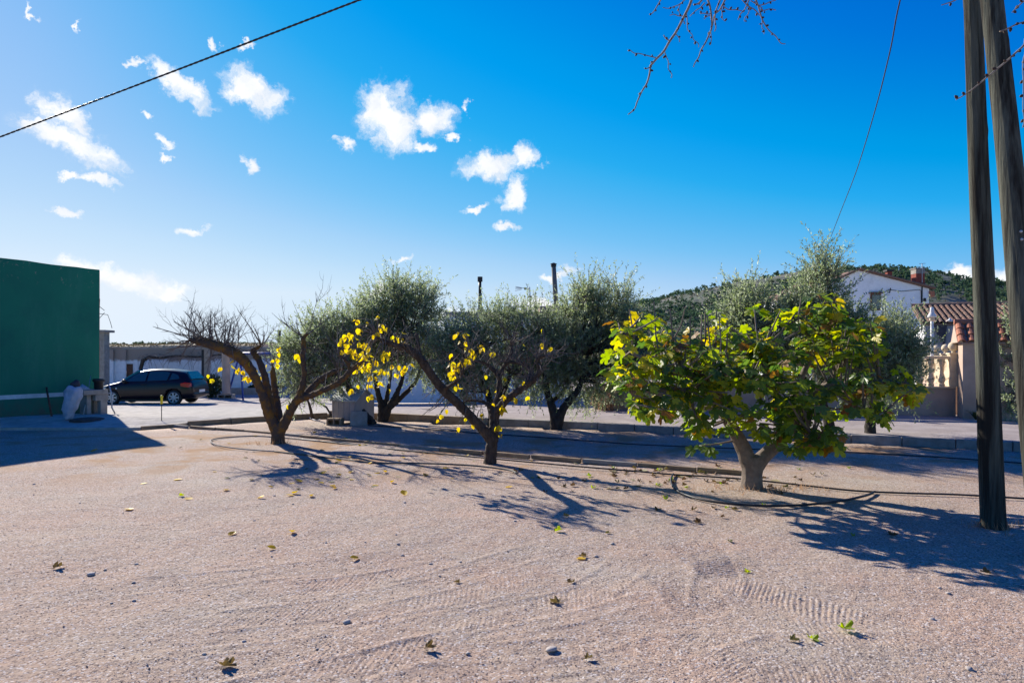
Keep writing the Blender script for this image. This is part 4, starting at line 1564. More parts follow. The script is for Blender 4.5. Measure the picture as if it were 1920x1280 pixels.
def build_gate():
    P0 = on(1792, 780, .15)
    d1 = Vector((-.97, .245, 0)).normalized()
    n1 = Vector((-d1.y, d1.x, 0))
    if n1.y < 0:
        n1 = -n1
    zc = at(1792, 727, P0.y).z
    zr = at(1792, 667, P0.y).z
    Ln = 10.5
    ang = math.atan2(d1.y, d1.x)
    bw = thing('balustrade_wall', 'pinkish garden wall carrying cream balusters beside the gate house', 'balustrade', P0)
    c = P0 + d1 * Ln / 2 + n1 * .1
    MB().box((c.x, c.y, (zc - .05) / 2), (Ln, .2, zc + .05)).v
    MB().box((c.x, c.y, zc / 2 - .02), (Ln, .2, zc + .0), ang).build('wall', M_render, bw)
    c = P0 + d1 * Ln / 2 + n1 * .1
    MB().box((c.x, c.y, zc + .01), (Ln, .30, .045), ang).build('plinth', M_cream, bw, bevel=.01)
    MB().box((c.x, c.y, zr - .05), (Ln - .3, .20, .09), ang).build('top_rail', M_cream, bw, bevel=.015)
    zb = zc + .034
    hb = zr - .096 - zb

    def prof(w0=.055, w1=.10):
        return [(.075, 0), (.075, .08), (w0, .12), (w1 * .8, .2), (w1 * .85, .28), (w0 * .9, .5), (w0 * .8, .68), (w0, .74), (w1 * .7, .8), (.075, .88), (.075, 1)]

    def baluster_mesh(h_):
        return MB().lathe([(r * 1.25, z * h_) for r, z in prof()], (0, 0, 0), 8, Matrix.Rotation(R(22.5), 3, 'Z')).mesh('baluster', M_cream, False)
    bm_ = baluster_mesh(hb)

    def post(root, p, rz, h0, hh, rb):
        po = MB().box((p.x, p.y, h0 + hh / 2), (.27, .27, hh), rz).build('post', M_cream, root, bevel=.012)
        for sx in (-.07, 0, .07):
            q = Matrix.Rotation(rz, 3, 'Z') @ Vector((sx, -.14, 0))
            MB().box((p.x + q.x, p.y + q.y, h0 + hh * .45), (.03, .02, hh * .72), rz).build('flute', M_cream, po)
        MB().box((p.x, p.y, h0 + hh + .02), (.32, .32, .05), rz).build('post_cap', M_cream, po, bevel=.01)
        z = h0 + hh + .045
        pr = [(.07, 0), (.05, .04)] + [(rb * math.sin(a), .04 + rb - rb * math.cos(a)) for a in np.linspace(.35, math.pi - .05, 12)]
        MB().lathe(pr, (p.x, p.y, z), 18).build('ball', M_cream, po, True)
    k = 0
    s = .34
    while s < Ln - .2:
        if k % 8 == 7:
            post(bw, P0 + d1 * s + n1 * .1, ang, zb, hb + .13, .13)
        else:
            q = P0 + d1 * s + n1 * .1
            o = link('baluster', bm_, bw)
            o.location = (q.x, q.y, zb)
        s += .285
        k += 1
    post(bw, P0 + n1 * .1 + d1 * .02, ang, zb, hb + .14, .145)
    # return balustrade running back from the corner post
    rb = thing('return_balustrade', 'cream balustrade running back behind the front one, lit by the sun', 'balustrade', P0 + U * .5)
    L2 = 9.6
    c = P0 + U * (L2 / 2 + .5) + V * .1
    a2 = math.atan2(U.y, U.x)
    MB().box((c.x, c.y, zc / 2), (L2, .2, zc), a2).build('wall', M_render, rb)
    MB().box((c.x, c.y, zc + .022), (L2, .28, .045), a2).build('plinth', M_cream, rb)
    MB().box((c.x, c.y, zr - .05), (L2, .20, .09), a2).build('top_rail', M_cream, rb)
    k = 0
    s = .7
    while s < L2:
        q = P0 + U * (s + .2) + V * .1
        if k % 8 == 7:
            post(rb, q, a2, zb, hb + .13, .13)
        else:
            o = link('baluster', bm_, rb)
            o.location = (q.x, q.y, zb)
            o.scale = (1.15, 1.15, 1)
        s += .285
        k += 1
    # gate house with tiled hipped roof
    G = on(1805, 785, .15)
    gd = V.normalized()
    gn = Vector((-gd.y, gd.x, 0))
    ga = math.atan2(gd.y, gd.x)
    w, dp = 1.62, 1.0
    ze = at(1810, 640, G.y).z
    zt = at(1810, 607, G.y + .6).z
    gh = thing('gate_house', 'stubby pink rendered gate pier with red barrel tile roof behind the poles', 'gate house', G)
    c = G + gd * w / 2 + gn * dp / 2
    MB().box((c.x, c.y, ze / 2 - .05), (w, dp, ze + .0), ga).build('wall', M_render, gh, bevel=.01)
    # roof deck
    mid = dp / 2

    def gp(a, b, z):
        q = G + gd * a + gn * b
        return (q.x, q.y, z)
    ov = .14
    MB().add([gp(-ov, -ov, ze - .03), gp(w + ov, -ov, ze - .03), gp(w + ov, mid, zt), gp(-ov, mid, zt), gp(-ov, dp + ov, ze - .03), gp(w + ov, dp + ov, ze - .03)],
             [(0, 1, 2, 3), (3, 2, 5, 4), (0, 3, 4), (1, 5, 2), (0, 4, 5, 1)]).build('roof_deck', M_render, gh)
    tme = tile_mesh(.105, .08, .40, 'roof_tile', M_terr)
    sl = math.atan2(zt - ze + .03, mid + ov)
    slen = math.hypot(zt - ze + .03, mid + ov)
    for side in (0, 1):
        for i in range(8):
            for r in range(3):
                s_ = -.04 + r * (slen - .28) / 2
                o = link('roof_tile', tme, gh)
                o.matrix_parent_inverse = Matrix.Translation(-gh.location)
                a = -ov + .11 + i * .235 + random.uniform(-.012, .012)
                z = ze - .03 + s_ * math.sin(sl) + .02 + .015 * r * 0
                b_ = -ov + s_ * math.cos(sl)
                if side:
                    b_ = dp - b_
                p = gp(a, b_, z)
                o.matrix_basis = Matrix.Translation(p) @ Matrix.Rotation(ga + (math.pi if side else 0), 4, 'Z') @ Matrix.Rotation(sl - .03, 4, 'X')
    for k in range(5):
        a = -ov + .2 + k * .38
        p, q = gp(a - .2, mid, zt + .05), gp(a + .19, mid, zt + .03)
        MB().tube([p, q], [.085, .10], 9).build('ridge_tile', M_terr, gh)
    # rendered wall continuing right of the gate house
    o = MB().box(gp(w + 3.2, .55, .55), (6.0, .2, 1.2), ga).build('garden_wall', M_render)
    tag(o, 'low pinkish rendered garden wall beyond the timber poles', 'wall')
    # dry plants and pot by the wall
    wp = lambda s: P0 + d1 * s - n1 * .35
    q = wp(10.1)
    shrub('dry_bush', q, .9, .75, 'straw coloured dry bush at the far end of the pinkish wall', 61, M_drygrass, 900, .06)
    q = wp(8.6)
    shrub('dry_bush', q, .8, .8, 'straw coloured dry bush under the olive with the forked trunk', 62, M_drygrass, 900, .06)
    q = on(1112, 748, .05)
    pot = MB().lathe([(.22, 0), (.30, .12), (.34, .32), (.34, .40), (.29, .41), (.27, .35)], (q.x, q.y, drive_z(q.x, q.y)), 16).build('clay_pot', M_terr2, None, True)
    tag(pot, 'squat empty clay pot beside the forked olive across the driveway', 'pot')
    q = on(1637, 778, .15)
    M = Matrix.Rotation(R(78), 3, 'X')
    o = MB().lathe([(.20, -.08), (.34, -.09), (.37, 0), (.34, .09), (.20, .08)], (q.x, q.y + .1, .15 + .36), 20, M).build('worn_tyre', M_rust, None, True)
    tag(o, 'brown round tub standing on edge against the pinkish wall', 'tub')
    # spiky plant at the gate pier foot
    q = on(1830, 787, .15)
    tuft = MB()
    for k in range(22):
        a = random.uniform(0, 6.28)
        l = random.uniform(.2, .42)
        e = Vector((math.cos(a) * l, math.sin(a) * l * .6, random.uniform(.12, .32)))
        b0 = Vector((q.x, q.y, .15))
        n_ = Vector((-math.sin(a), math.cos(a), 0)) * .014
        m_ = b0 + e * .5 + Vector((0, 0, .06))
        tuft.add([b0 - n_, b0 + n_, m_ + n_, m_ - n_, b0 + e], [(0, 1, 2, 3), (3, 2, 4)])
    tag(tuft.build('spiky_plant', M_shrub), 'small spiky dark plant at the foot of the gate pier', 'plant')
    return


build_gate()


# ------------------------------------------------------------------ dog kennel, blocks, slab
def build_kennel():
    b = on(640, 797)
    Yk = b.y
    rz = R(24)
    k = thing('dog_kennel', 'grey board dog kennel with a gable roof under the olive trees', 'kennel', b)
    M = Matrix.Rotation(rz, 3, 'Z')
    w, d, zw, zp = .62, 1.0, .66, .95              # gable width, depth, eave, peak
    o = b + Vector((.20, .55, 0))

    def L(x, y, z):
        q = M @ Vector((x, y, 0))
        return (o.x + q.x, o.y + q.y, z)
    # long side faces the viewer's left, the gable faces right
    z0 = .10
    poly = [(-w / 2 * 1.3, z0), (w / 2 * 1.3, z0), (w / 2 * 1.3, zw), (0, zp), (-w / 2 * 1.3, zw)]
    rzM = Matrix.Rotation(R(-28), 3, 'Z')

    def G(p, s):
        q = rzM @ Vector((s, p[0], 0))
        return (o.x + q.x, o.y + q.y, p[1])
    hl = .42
    MB().prism(poly, lambda p: G(p, hl), lambda p: G(p, -hl)).build('wall', M_kennel, k)
    for sgn in (-1, 1):
        q = [(0, zp + .012), (sgn * w / 2 * 1.42, zw - .02), (sgn * w / 2 * 1.42, zw + .02), (0, zp + .05)]
        MB().prism(q, lambda p: G(p, hl + .06), lambda p: G(p, -hl - .06)).build('roof', M_kennelroof, k)
    for i in range(5):                            # board joints standing proud on the long side
        s = -hl + .04 + i * (2 * hl - .08) / 4
        MB().prism([(-w / 2 * 1.3 - .012, z0 + .02), (-w / 2 * 1.3 + .01, z0 + .02), (-w / 2 * 1.3 + .01, zw - .05), (-w / 2 * 1.3 - .012, zw - .05)], lambda p: G(p, s + .02), lambda p: G(p, s - .02)).build('batten', M_kennel, k)
    for sx in (-.33, .33):
        for sy in (-.3, .3):
            q = rzM @ Vector((sx, sy, 0))
            MB().box((o.x + q.x, o.y + q.y, .05), (.08, .08, .1)).build('foot', M_dark, k)
    c = on(627, 798)
    hb = thing('hollow_block', 'grey hollow block lying in front of the dog kennel', 'block', c)
    hollow(hb, (c.x, c.y + .1, .0), .42, .22, .2, R(-12), M_brownconc)
    c = on(672, 798)
    sl = MB().box((c.x, c.y + .05, .19), (.46, .06, .40), rot=Matrix.Rotation(R(10), 3, 'Z') @ Matrix.Rotation(R(-14), 3, 'X')).build('stone_slab', M_conc, None, bevel=.015)
    tag(sl, 'grey stone slab propped upright against the dog kennel', 'slab')
    # leaning prop and sapling
    p, q = at(612, 763, 20.6), at(570, 738, 20.6)
    o2 = MB().tube([(p.x + .15, 20.8, 0), p, q], [.03, .03, .028], 7).build('leaning_prop', M_dark, None, True)
    tag(o2, 'dark straight prop leaning over beside the dog kennel', 'prop')
    bt = on(586, 786)
    sp = thing('sapling', 'thin bare sapling stem growing left of the dog kennel', 'sapling', bt)
    MB().tube([bt, at(583, 770, bt.y), at(580, 758, bt.y), at(575, 745, bt.y)], [.055, .045, .04, .02], 8).build('trunk', M_bark, sp, True)
    for e in ((566, 735), (584, 733)):
        MB().tube([at(576, 748, bt.y), at(*e, bt.y - .1)], [.018, .008], 5).build('twig', M_twig, sp)


build_kennel()


# ------------------------------------------------------------------ trees
def limbs_mesh(name, limbs, mat_, parent, voxel=.02, bumpy=.03, nscale=.09):
    mb = MB()
    for L in limbs:
        P = spline(L, 5)
        mb.tube([p[:3] for p in P], [max(.004, p[3]) for p in P], 10)
    o = mb.build(name, mat_, parent, True)
    m = o.modifiers.new('r', 'REMESH')
    m.mode = 'VOXEL'
    m.voxel_size = voxel
    m.use_smooth_shade = True
    s = o.modifiers.new('s', 'SMOOTH')
    s.iterations = 3
    d = o.modifiers.new('d', 'DISPLACE')
    tx = bpy.data.textures.new('bark', 'CLOUDS')
    tx.noise_scale = nscale
    tx.noise_depth = 3
    d.texture = tx
    d.strength = bumpy
    d.mid_level = .5
    d.texture_coords = 'GLOBAL'
    return o


def trace(pts, off, sc, Y, k=1):
    """(zoom x, zoom y, dy, radius) -> 3-D with depth offset dy"""
    return [(*at(off[0] + x / sc, off[1] + y / sc, Y + dy), r * k) for x, y, dy, r in pts]


def limb_points(limbs):
    P = []
    for L in limbs:
        P += [p for p in spline(L, 5)]
    return np.array(P)


def twiggy(mb, p, d, ln, r, rnd, depth=1, up=.5):
    n = 4
    P = [Vector(p)]
    d = Vector(d).normalized()
    for i in range(n):
        d = (d + Vector((rnd.gauss(0, .22), rnd.gauss(0, .22), rnd.gauss(.0, .18) + up * .12))).normalized()
        P.append(P[-1] + d * ln / n)
    rad = [r * (1 - .75 * i / n) for i in range(n + 1)]
    mb.tube(P, rad, 4, False)
    if depth > 0:
        for _ in range(rnd.randint(1, 3)):
            i = rnd.randint(1, n - 1)
            dd = (d + Vector((rnd.gauss(0, .7), rnd.gauss(0, .7), rnd.gauss(.25, .5)))).normalized()
            twiggy(mb, P[i], dd, ln * rnd.uniform(.3, .65), r * .55, rnd, depth - 1, up)
    return P


def simple_leaf(name, ln, wd, mats, fold=.25, droop=.3, heart=True):
    """pointed oval leaf of two folded halves; base at the origin, along +Y"""
    prof = [(0, .0), (.06, .22), (.25, .48), (.5, .5), (.75, .32), (1, 0)]
    v, f = [], []
    for t, w in prof:
        z = -droop * ln * t * t
        v += [(-w * wd, t * ln - (.10 * ln if heart and w > .2 and t < .1 else 0), z + fold * w * wd), (0, t * ln, z), (w * wd, t * ln - (.10 * ln if heart and w > .2 and t < .1 else 0), z + fold * w * wd)]
    for i in range(len(prof) - 1):
        a, b = i * 3, i * 3 + 3
        f += [(a, a + 1, b + 1, b), (a + 1, a + 2, b + 2, b + 1)]
    n = len(v)
    v += [(-.0015, -.3 * ln, .01), (.0015, -.3 * ln, .01), (.0015, 0, 0), (-.0015, 0, 0)]
    f.append((n, n + 1, n + 2, n + 3))
    out = []
    for m in mats:
        me = bpy.data.meshes.new(name)
        me.from_pydata(v, [], f)
        me.materials.append(m)
        me.polygons.foreach_set('use_smooth', [True] * len(f))
        out.append(me)
    return out


def fig_leaf(seed, mat_, cup=.2):
    rnd = random.Random(seed)
    lobes = [(-118, .62), (-62, .86), (0, 1.0), (62, .86), (118, .62)] if seed % 3 else [(-105, .6), (-52, .85), (0, 1.0), (52, .88), (105, .58)]
    pts = [(-165, .30)]
    for i, (a, r) in enumerate(lobes):
        r *= rnd.uniform(.9, 1.08)
        wv = 17
        pts += [(a - wv, r * .86), (a, r), (a + wv, r * .86)]
        if i < 4:
            pts.append(((a + lobes[i + 1][0]) / 2, .50 + rnd.uniform(-.05, .06)))
    pts.append((165, .30))
    curl = rnd.uniform(.10, .5) * (1 if cup > 0 else -1)
    v = [(0, .12, 0)]
    for a, r in pts:
        x, y = r * math.sin(R(a)) * .62, r * math.cos(R(a)) * .62 + .25
        z = -curl * (x * x * .9 + max(0, y) ** 2 * .55) + .10 * abs(x) + rnd.uniform(-.025, .025)
        v.append((x, y, z))
    n = len(pts)
    f = [(0, i + 1, i + 2) for i in range(n - 1)]
    f = [(a, c, b) for a, b, c in f]
    k = len(v)
    v += [(-.012, -.42, .05), (.012, -.42, .05), (.012, .12, .004), (-.012, .12, .004)]
    f.append((k, k + 1, k + 2, k + 3))
    me = bpy.data.meshes.new('leaf')
    me.from_pydata(v, [], f)
    me.materials.append(mat_)
    return me


def place(me, name, parent, p, d, up, sc):
    """leaf object with +Y along d and +Z near up"""
    d = Vector(d).normalized()
    x = d.cross(Vector(up))
    if x.length < 1e-4:
        x = d.orthogonal()
    x.normalize()
    z = x.cross(d)
    M = Matrix((x, d, z)).transposed().to_4x4()
    o = link(name, me, parent)
    if parent is not None:
        o.matrix_parent_inverse = Matrix.Translation(-parent.location)
    o.matrix_basis = Matrix.Translation(p) @ M @ Matrix.Diagonal((sc, sc, sc, 1))
    return o


YL = simple_leaf('leaf', 1.0, .80, [M_yleaf], .25, .25) + simple_leaf('leaf', 1.0, .7, [M_yleaf], .55, .5) + simple_leaf('leaf', 1.0, .85, [M_yleaf], .1, .6)


def clusters(root, tw, LP, spec, off, sc, Y, rnd, dmax=.5, size=(.085, .125)):
    """yellow leaves hanging where the photograph shows them; a twig leads to each cluster"""
    n = 0
    for (x, y, cnt, spread) in spec:
        c0 = at(off[0] + x / sc, off[1] + y / sc, Y)
        dd = np.linalg.norm(LP[:, [0, 2]] - np.array([c0.x, c0.z]), axis=1)
        i = int(dd.argmin())
        q = LP[i]
        depth = q[1] + rnd.uniform(-.25, .25)
        c = at(off[0] + x / sc, off[1] + y / sc, depth)
        a = Vector(q[:3])
        mid = a.lerp(c, .55) + Vector((0, 0, .12 + .1 * (c - a).length))
        tw.tube([a, a.lerp(mid, .5) + Vector((0, 0, .04)), mid, c + Vector((0, 0, .03))], [.012, .010, .007, .004], 5)
        px = depth / F
        for _ in range(cnt):
            s = spread / sc * px
            p = c + Vector((rnd.gauss(0, s * .6), rnd.gauss(0, .08), rnd.gauss(0, s * .5)))
            d = Vector((rnd.gauss(0, .45), rnd.gauss(0, .45), -1))
            up = Vector((rnd.gauss(0, 1), rnd.gauss(0, 1), .2))
            place(YL[rnd.randint(0, 2)], 'leaf', root, p, d, up, rnd.uniform(*size))
            n += 1
    return n


def build_tree1():
    Y = 15.04
    off, sc = (280, 540), 3.2
    b = on(521, 830)
    root = thing('bare_fruit_tree', 'gnarled nearly leafless fruit tree nearest the parked car, thick mossy limb', 'tree', b)
    LB = [
        [(772, 945, 0, .23), (772, 905, 0, .185), (770, 850, 0, .18), (768, 815, 0, .15)],
        [(770, 880, 0, .16), (745, 815, 0, .155), (712, 740, -.05, .135), (690, 670, -.1, .125), (655, 580, -.15, .115), (605, 485, -.2, .13), (545, 415, -.3, .145), (450, 362, -.4, .145), (350, 332, -.45, .125), (290, 318, -.5, .10), (240, 310, -.5, .06)],
        [(740, 760, 0, .12), (715, 640, .15, .105), (690, 520, .25, .095), (655, 430, .35, .09), (622, 375, .4, .075), (660, 352, .42, .05), (672, 342, .43, .04)],
        [(775, 860, .05, .13), (775, 740, .3, .105), (757, 640, .55, .095), (742, 520, .7, .08), (742, 470, .75, .05)],
        [(780, 870, 0, .15), (815, 805, -.05, .14), (850, 730, -.1, .125), (890, 665, -.15, .105), (915, 600, -.15, .085), (930, 520, -.2, .075), (922, 420, -.2, .075), (928, 340, -.2, .075), (925, 295, -.2, .06), (955, 275, -.2, .035)],
        [(870, 690, -.1, .105), (930, 645, .1, .10), (1000, 570, .3, .09), (1060, 525, .45, .08), (1120, 495, .6, .07), (1165, 485, .65, .05)],
        [(900, 670, -.1, .095), (980, 640, -.3, .09), (1060, 605, -.5, .085), (1140, 565, -.6, .08), (1200, 505, -.7, .075), (1260, 455, -.75, .06), (1310, 430, -.8, .04)],
        [(1205, 500, -.7, .06), (1185, 440, -.72, .05), (1135, 400, -.75, .04)],
        [(545, 420, -.3, .10), (480, 350, -.1, .08), (400, 330, .1, .07), (320, 300, .2, .05)],
    ]
    limbs = [trace(L, off, sc, Y, .80) for L in LB]
    limbs_mesh('trunk', limbs, M_barkmoss, root, .022, .05, .08)
    LP = limb_points(limbs)
    rnd = random.Random(101)
    tw = MB()
    # shoots: dense on the left limb, some elsewhere
    for k in range(170):
        t = rnd.random()
        if t < .62:
            L = limbs[1][5:] if rnd.random() < .7 else limbs[8]
        else:
            L = rnd.choice(limbs[2:8])
        P = spline(L, 5)
        q = P[rnd.randint(int(len(P) * .3), len(P) - 1)]
        up = rnd.random()
        if up < .58:
            d = Vector((rnd.gauss(-.15, .6), rnd.gauss(0, .5), rnd.uniform(.4, 1.1)))
            ln = rnd.uniform(.4, 1.05)
        else:
            d = Vector((rnd.gauss(-.4 if t < .62 else .1, .8), rnd.gauss(-.1, .6), rnd.uniform(-.7, .3)))
            ln = rnd.uniform(.3, .8)
        twiggy(tw, q[:3], d, ln, rnd.uniform(.006, .012), rnd, 2, .6 if up < .58 else .1)
    for x, y in ((20, 230), (100, 370), (145, 200), (185, 170), (215, 140), (290, 130), (370, 140), (395, 150), (530, 130), (500, 170), (620, 220), (690, 260), (450, 170), (785, 190), (1090, 170), (60, 420), (180, 450), (330, 460)):
        e = at(off[0] + x / sc, off[1] + y / sc, Y - .3 + rnd.uniform(-.3, .3))
        i = int(np.linalg.norm(LP[:, [0, 2]] - np.array([e.x, e.z]), axis=1).argmin())
        a = Vector(LP[i][:3])
        mid = a.lerp(e, .5) + Vector((rnd.uniform(-.1, .1), 0, rnd.uniform(-.05, .02)))
        tw.tube([a, a.lerp(mid, .5), mid, mid.lerp(e, .55), e], [.017, .014, .012, .008, .004], 5)
        for _ in range(5):
            s = a.lerp(e, rnd.uniform(.35, .9))
            twiggy(tw, mid.lerp(e, rnd.uniform(0, .8)), (e - a) + Vector((rnd.gauss(0, .5), rnd.gauss(0, .4), .2)), rnd.uniform(.12, .35), .006, rnd, 0)
    spec = [(365, 545, 3, 12), (345, 520, 1, 3), (430, 478, 1, 3), (528, 498, 4, 12), (560, 500, 3, 12), (585, 540, 6, 18), (665, 538, 3, 14), (655, 490, 1, 4), (760, 455, 3, 9), (750, 425, 2, 10), (770, 360, 2, 9),
            (770, 395, 1, 4), (895, 400, 3, 14), (705, 460, 1, 3), (505, 435, 1, 3), (825, 700, 1, 3), (600, 440, 1, 3), (505, 460, 1, 4),
            (1145, 295, 2, 6), (1180, 330, 5, 16), (1165, 370, 4, 14), (1215, 370, 4, 16), (1250, 395, 5, 16), (1290, 340, 5, 18), (1310, 385, 5, 16), (1270, 460, 7, 22), (1310, 470, 6, 20), (1240, 495, 2, 8), (1210, 610, 2, 9)]
    clusters(root, tw, LP, spec, off, sc, Y, rnd)
    tag(tw.build('twig', M_twig, root), kind='stuff')


def build_tree2():
    Y = 12.36
    off, sc = (620, 480), 3.048
    b = on(918, 866)
    root = thing('bare_fruit_tree', 'nearly leafless fruit tree with straight stump trunk and yellow leaf clusters', 'tree', b)
    LB = [
        [(912, 1215, 0, .165), (912, 1165, 0, .135), (916, 1110, 0, .13), (925, 1050, 0, .125), (922, 1020, 0, .12)],
        [(918, 1050, 0, .12), (875, 995, -.05, .11), (800, 915, -.1, .10), (720, 835, -.2, .098), (640, 760, -.3, .095), (580, 685, -.35, .09), (530, 610, -.4, .09), (485, 560, -.45, .085), (430, 525, -.5, .075), (360, 505, -.55, .06), (300, 485, -.6, .045), (265, 465, -.6, .03)],
        [(540, 620, -.4, .065), (512, 570, -.4, .05), (498, 500, -.42, .045), (492, 440, -.42, .038)],
        [(924, 1040, 0, .115), (935, 970, .05, .11), (930, 900, .1, .10), (918, 870, .1, .08)],
        [(930, 930, .1, .095), (985, 840, 0, .085), (1050, 785, -.1, .078), (1110, 745, -.15, .072), (1165, 700, -.2, .068), (1195, 650, -.2, .06), (1180, 590, -.22, .045), (1225, 570, -.25, .03)],
        [(1110, 740, -.15, .06), (1140, 680, .1, .05), (1120, 625, .2, .045), (1040, 605, .3, .04), (990, 615, .35, .04)],
        [(922, 870, .1, .06), (880, 835, .15, .045), (800, 825, .25, .03), (740, 840, .3, .018)],
        [(930, 905, .1, .06), (945, 830, .2, .055), (965, 740, .3, .055), (960, 690, .35, .06), (920, 640, .4, .05), (870, 605, .42, .035), (800, 600, .42, .022)],
        [(962, 700, .35, .055), (985, 640, .4, .05), (1010, 600, .42, .05), (1035, 540, .45, .045), (1030, 500, .45, .035)],
        [(640, 760, -.3, .05), (690, 735, -.5, .04), (740, 690, -.6, .03), (770, 600, -.65, .02), (790, 520, -.65, .014)],
    ]
    limbs = [trace(L, off, sc, Y, .86) for L in LB]
    limbs_mesh('trunk', limbs, M_bark, root, .018, .04, .06)
    LP = limb_points(limbs)
    rnd = random.Random(202)
    tw = MB()
    for k in range(190):
        L = rnd.choice([limbs[1][3:], limbs[4][1:], limbs[5], limbs[7][1:], limbs[8], limbs[1][5:], limbs[4][2:], limbs[9][1:], limbs[6]])
        P = spline(L, 5)
        q = P[rnd.randint(int(len(P) * .2), len(P) - 1)]
        if rnd.random() < .65:
            d = Vector((rnd.gauss(.1, .6), rnd.gauss(0, .5), rnd.uniform(.3, 1.1)))
            ln = rnd.uniform(.25, .75)
            upb = .55
        else:
            d = Vector((rnd.gauss(0, .8), rnd.gauss(-.1, .6), rnd.uniform(-.8, .3)))
            ln = rnd.uniform(.2, .55)
            upb = .0
        twiggy(tw, q[:3], d, ln, rnd.uniform(.005, .010), rnd, 2, upb)
    for x, y in ((1340, 560), (1320, 620), (1280, 540), (1360, 520), (1230, 480), (1400, 560), (930, 540), (1060, 430), (1160, 440), (560, 890), (510, 920), (700, 860), (520, 820), (330, 560)):
        e = at(off[0] + x / sc, off[1] + y / sc, Y + rnd.uniform(-.3, .3))
        i = int(np.linalg.norm(LP[:, [0, 2]] - np.array([e.x, e.z]), axis=1).argmin())
        a = Vector(LP[i][:3])
        mid = a.lerp(e, .5) + Vector((rnd.uniform(-.06, .06), 0, rnd.uniform(-.05, .05)))
        tw.tube([a, a.lerp(mid, .5), mid, mid.lerp(e, .55), e], [.013, .011, .009, .006, .003], 5)
        for _ in range(4):
            twiggy(tw, mid.lerp(e, rnd.uniform(0, .8)), (e - a) + Vector((rnd.gauss(0, .5), rnd.gauss(0, .4), .2)), rnd.uniform(.1, .28), .004, rnd, 0)
    spec = [(150, 370, 3, 10), (195, 378, 1, 4), (95, 445, 4, 14), (130, 455, 4, 16), (165, 415, 4, 14), (65, 490, 2, 9), (85, 505, 3, 10), (275, 345, 2, 8), (278, 385, 2, 6), (265, 440, 4, 14), (285, 425, 3, 12), (320, 415, 2, 7),
            (410, 430, 1, 5), (370, 460, 3, 10), (395, 470, 3, 10), (415, 490, 1, 4), (190, 505, 6, 20), (225, 525, 4, 12), (120, 550, 6, 22), (180, 560, 5, 18), (205, 565, 4, 14), (315, 560, 5, 16), (300, 545, 3, 8), (350, 625, 4, 14),
            (385, 628, 1, 4), (240, 600, 5, 18), (180, 630, 6, 18), (215, 620, 4, 16), (285, 650, 5, 18), (320, 665, 4, 12), (200, 650, 3, 14), (235, 690, 6, 20), (290, 720, 4, 12), (220, 740, 3, 11), (380, 675, 4, 14), (410, 660, 3, 10), (435, 640, 4, 10),
            (335, 755, 1, 5), (115, 765, 2, 7), (145, 740, 1, 2), (228, 800, 4, 14), (205, 805, 1, 5), (460, 615, 2, 5),
            (715, 450, 4, 14), (770, 445, 2, 6), (760, 485, 2, 10), (762, 525, 1, 4), (740, 485, 1, 4), (815, 545, 5, 18), (858, 520, 5, 14), (920, 560, 3, 10), (690, 560, 2, 8), (690, 615, 5, 18), (710, 640, 5, 18), (740, 610, 4, 14), (700, 660, 3, 14), (708, 685, 3, 10), (770, 590, 2, 8), (795, 600, 2, 10), (800, 570, 2, 8),
            (728, 738, 3, 10), (1000, 702, 2, 7), (888, 768, 2, 8), (945, 765, 2, 8), (890, 683, 1, 4), (985, 795, 4, 14), (1068, 765, 2, 8), (1058, 810, 6, 18), (1125, 805, 2, 9), (1105, 720, 2, 10), (1130, 710, 1, 5), (1167, 590, 1, 5), (1210, 415, 1, 5), (1108, 505, 1, 5), (1210, 498, 1, 6), (1255, 515, 3, 14),
            (925, 850, 3, 14), (975, 865, 6, 22), (990, 870, 4, 16), (950, 895, 4, 16), (965, 880, 4, 14), (862, 905, 2, 8), (765, 930, 3, 12), (815, 962, 2, 9), (628, 908, 2, 6), (610, 938, 1, 4), (727, 978, 2, 6), (663, 878, 1, 4), (960, 980, 4, 16), (935, 1000, 3, 10), (972, 1025, 3, 12)]
    clusters(root, tw, LP, spec, off, sc, Y, rnd, size=(.07, .105))
    tag(tw.build('twig', M_twig, root), kind='stuff')


